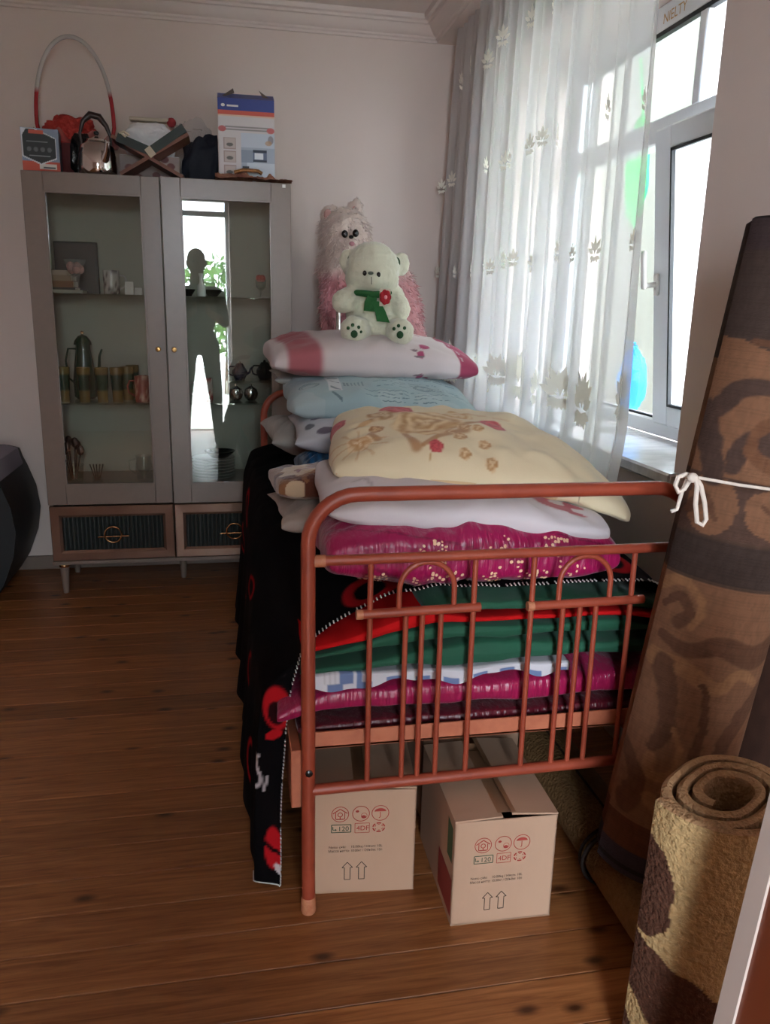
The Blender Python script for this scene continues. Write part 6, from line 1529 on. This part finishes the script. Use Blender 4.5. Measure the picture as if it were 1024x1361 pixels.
# ================================================================== rope tied to the bed corner
ry0 = 1.232
pA = ony(935, 637, ry0); pB = ony(1024, 650, ry0)
rp = thing('rope', (0.95, 1.40, 0.95), 'white cord tied in a bow round the bed corner and the tall carpet', 'rope')
d_ = (pB-pA); pC = pA+d_*1.6
B().tube([ony(900, 633, 1.475), ony(915, 634, 1.30), pA+Vector((0, 0.012, 0)), pA.lerp(pB, 0.5)+Vector((0, -0.006, 0.0)), pB+Vector((0, -0.002, 0)), Vector((1.06, 1.262, pB.z-0.005)), Vector((1.168, 1.34, pB.z))], 0.0028, 8).obj('tight_cord', M['rope'], rp)
yk = 1.25
B().tube([ony(u, v, yk) for u, v in ((925, 633), (932, 645), (937, 668), (939, 690), (934, 698), (927, 694), (925, 670), (927, 645), (924, 633))], 0.0042, 8).obj('bow_loop', M['rope'], rp)
B().tube([ony(u, v, yk+0.02) for u, v in ((922, 634), (912, 630), (902, 634), (898, 645), (902, 654), (910, 650), (916, 640), (924, 634))], 0.0042, 8).obj('bow_loop', M['rope'], rp)
B().tube([ony(u, v, yk+0.05) for u, v in ((914, 636), (908, 650), (904, 664), (900, 677), (892, 680))], 0.0036, 8).obj('cord_tail', M['rope'], rp)
B().ball(ony(921, 635, yk+0.005), (0.010, 0.010, 0.009), 12).obj('knot', M['rope'], rp)

# ================================================================== leaning panel with white edge strip
pn = thing('wooden_panel', (0.66, 0.65, 0), 'reddish brown wooden panel with white edge strip leaning beside the shaggy roll', 'panel')
M['cream_strip'] = mat('cream_edge_strip', '#c4b3a8', 0.5); M['redwood'] = mat('red_brown_veneer', '#7a3a20', 0.4, var=0.6, vscale=5, col2='#5b2815', stretch=(1, 1, 0.15))
def slanted(y0, y1, off0, off1, z1, nm, mt):
    f = lambda z: 0.612+0.089*z
    vs = []
    for z in (0.0, z1):
        for (x, y) in ((off0, y0), (off1, y0), (off1, y1), (off0, y1)): vs.append((f(z)+x, y, z))
    B().add(vs, [(0, 3, 2, 1), (4, 5, 6, 7), (0, 1, 5, 4), (1, 2, 6, 5), (2, 3, 7, 6), (3, 0, 4, 7)]).obj(nm, mt, pn, smooth=0)
slanted(0.45, 0.775, 0.004, 0.034, 0.92, 'board', M['redwood']); slanted(0.772, 0.805, 0.0, 0.038, 0.922, 'edge_strip', M['cream_strip'])

# ================================================================== the photographer reflected in the cabinet glass
hx, hy = -0.02, -0.44
def S(x, y, z): return Vector((hx+x, hy+y, z))
parts = [('e', S(0, 0.01, 1.665), (0.078, 0.095, 0.115)), ('e', S(0, 0.045, 1.60), (0.062, 0.07, 0.07)), ('c', S(0, 0, 1.56), S(0, -0.01, 1.46), 0.058, 0.068),
         ('e', S(0, 0.105, 1.645), (0.013, 0.018, 0.02)), ('e', S(-0.08, 0.0, 1.655), (0.012, 0.02, 0.032)), ('e', S(0.08, 0.0, 1.655), (0.012, 0.02, 0.032)),
         ('e', S(0, 0, 1.30), (0.175, 0.115, 0.16)), ('e', S(0, 0, 1.16), (0.155, 0.11, 0.17)), ('e', S(0, 0, 0.98), (0.165, 0.12, 0.14)),
         ('c', S(-0.15, 0, 1.395), S(0.15, 0, 1.395), 0.066, 0.066),
         ('c', S(0.19, 0, 1.38), S(0.235, 0.03, 1.14), 0.058, 0.046), ('c', S(0.235, 0.03, 1.14), Vector((0.075, -0.19, 1.225)), 0.046, 0.030),
         ('c', S(-0.19, 0, 1.38), S(-0.22, 0.05, 1.14), 0.058, 0.046), ('c', S(-0.22, 0.05, 1.14), Vector((-0.075, -0.19, 1.225)), 0.046, 0.030),
         ('c', S(0.095, 0, 0.93), S(0.135, 0.01, 0.50), 0.088, 0.064), ('c', S(0.135, 0.01, 0.50), S(0.155, -0.01, 0.09), 0.062, 0.042), ('c', S(0.155, -0.02, 0.045), S(0.165, 0.13, 0.035), 0.042, 0.032),
         ('c', S(-0.095, 0, 0.93), S(-0.135, 0.01, 0.50), 0.088, 0.064), ('c', S(-0.135, 0.01, 0.50), S(-0.155, -0.01, 0.09), 0.062, 0.042), ('c', S(-0.155, -0.02, 0.045), S(-0.165, 0.13, 0.035), 0.042, 0.032)]
# hands: palms and fingers closing on the phone (its body spans x -0.04..0.04 at y -0.085)
for sx, wx in ((1, Vector((0.070, -0.18, 1.232))), (-1, Vector((-0.070, -0.18, 1.232)))):
    pc = Vector((0.046*sx, -0.105, 1.262)); parts.append(('c', wx, pc, 0.027, 0.026)); parts.append(('c', pc, pc+Vector((0.002*sx, 0.005, 0.035)), 0.024, 0.021))
    for k in range(4):
        a = pc+Vector((0.004*sx, -0.004, 0.048-0.021*k)); m1 = a+Vector((0.008*sx, 0.030, 0.002)); m2 = m1+Vector((-0.012*sx, 0.016-0.002*k, 0.0))
        parts.append(('c', a, m1, 0.0095, 0.0088)); parts.append(('c', m1, m2, 0.0088, 0.0075))
    th0 = pc+Vector((-0.006*sx, -0.016, 0.012)); parts.append(('c', th0, th0+Vector((-0.018*sx, 0.004, 0.026)), 0.011, 0.009))
V, N, F = blobmesh(parts, 0.008, 3)
prs = thing('person', (hx, hy, 0), 'standing person in grey shirt and dark trousers photographing with a phone', 'person')
SK, SH, TR, SHO = lin('#a97a5e'), lin('#5c605a'), lin('#2e3136'), lin('#1c1a1a')
C = np.tile(SH, (len(V), 1)); C = mixc(C, TR, (V[:, 2] < 0.98)*1.0); C = mixc(C, SHO, (V[:, 2] < 0.085)*1.0); C = mixc(C, SK, (V[:, 2] > 1.475)*1.0); C = mixc(C, SK, ((V[:, 1] > hy+0.12) & (V[:, 2] > 1.0))*(V[:, 2] < 1.45)*1.0)
B().add(V, F, C).obj('body', mat('person_skin_and_clothes', '#ffffff', 0.8, attr=True), prs, smooth=180)
V2, N2, F2 = blobmesh([('e', S(0, -0.012, 1.69), (0.083, 0.092, 0.098)), ('e', S(0, -0.05, 1.65), (0.078, 0.058, 0.09))], 0.01, 3)
B().add(V2, F2).obj('hair', mat('dark_hair', '#1d1714', 0.6, bmp=0.6, bscale=80), prs, smooth=180)
for sx in (-1, 1):
    B().ball(S(0.03*sx, 0.098, 1.668), (0.012, 0.008, 0.008), 10).obj('eye', M['toyblack'], prs)
B().ball(S(0, 0.108, 1.598), (0.022, 0.008, 0.007), 10).obj('mouth', mat('lips', '#8a5248', 0.6), prs)
ph = thing('mobile_phone', (0.0, -0.085, 1.225), 'black mobile phone held up in both hands', 'phone')
B().box(-0.038, 0.038, -0.089, -0.081, 1.225, 1.385, 0.003, seg=2).obj('phone_body', M['black'], ph); B().box(-0.030, -0.006, -0.081, -0.0795, 1.335, 1.375, 0.001).obj('camera_bump', M['darkglaze'], ph)
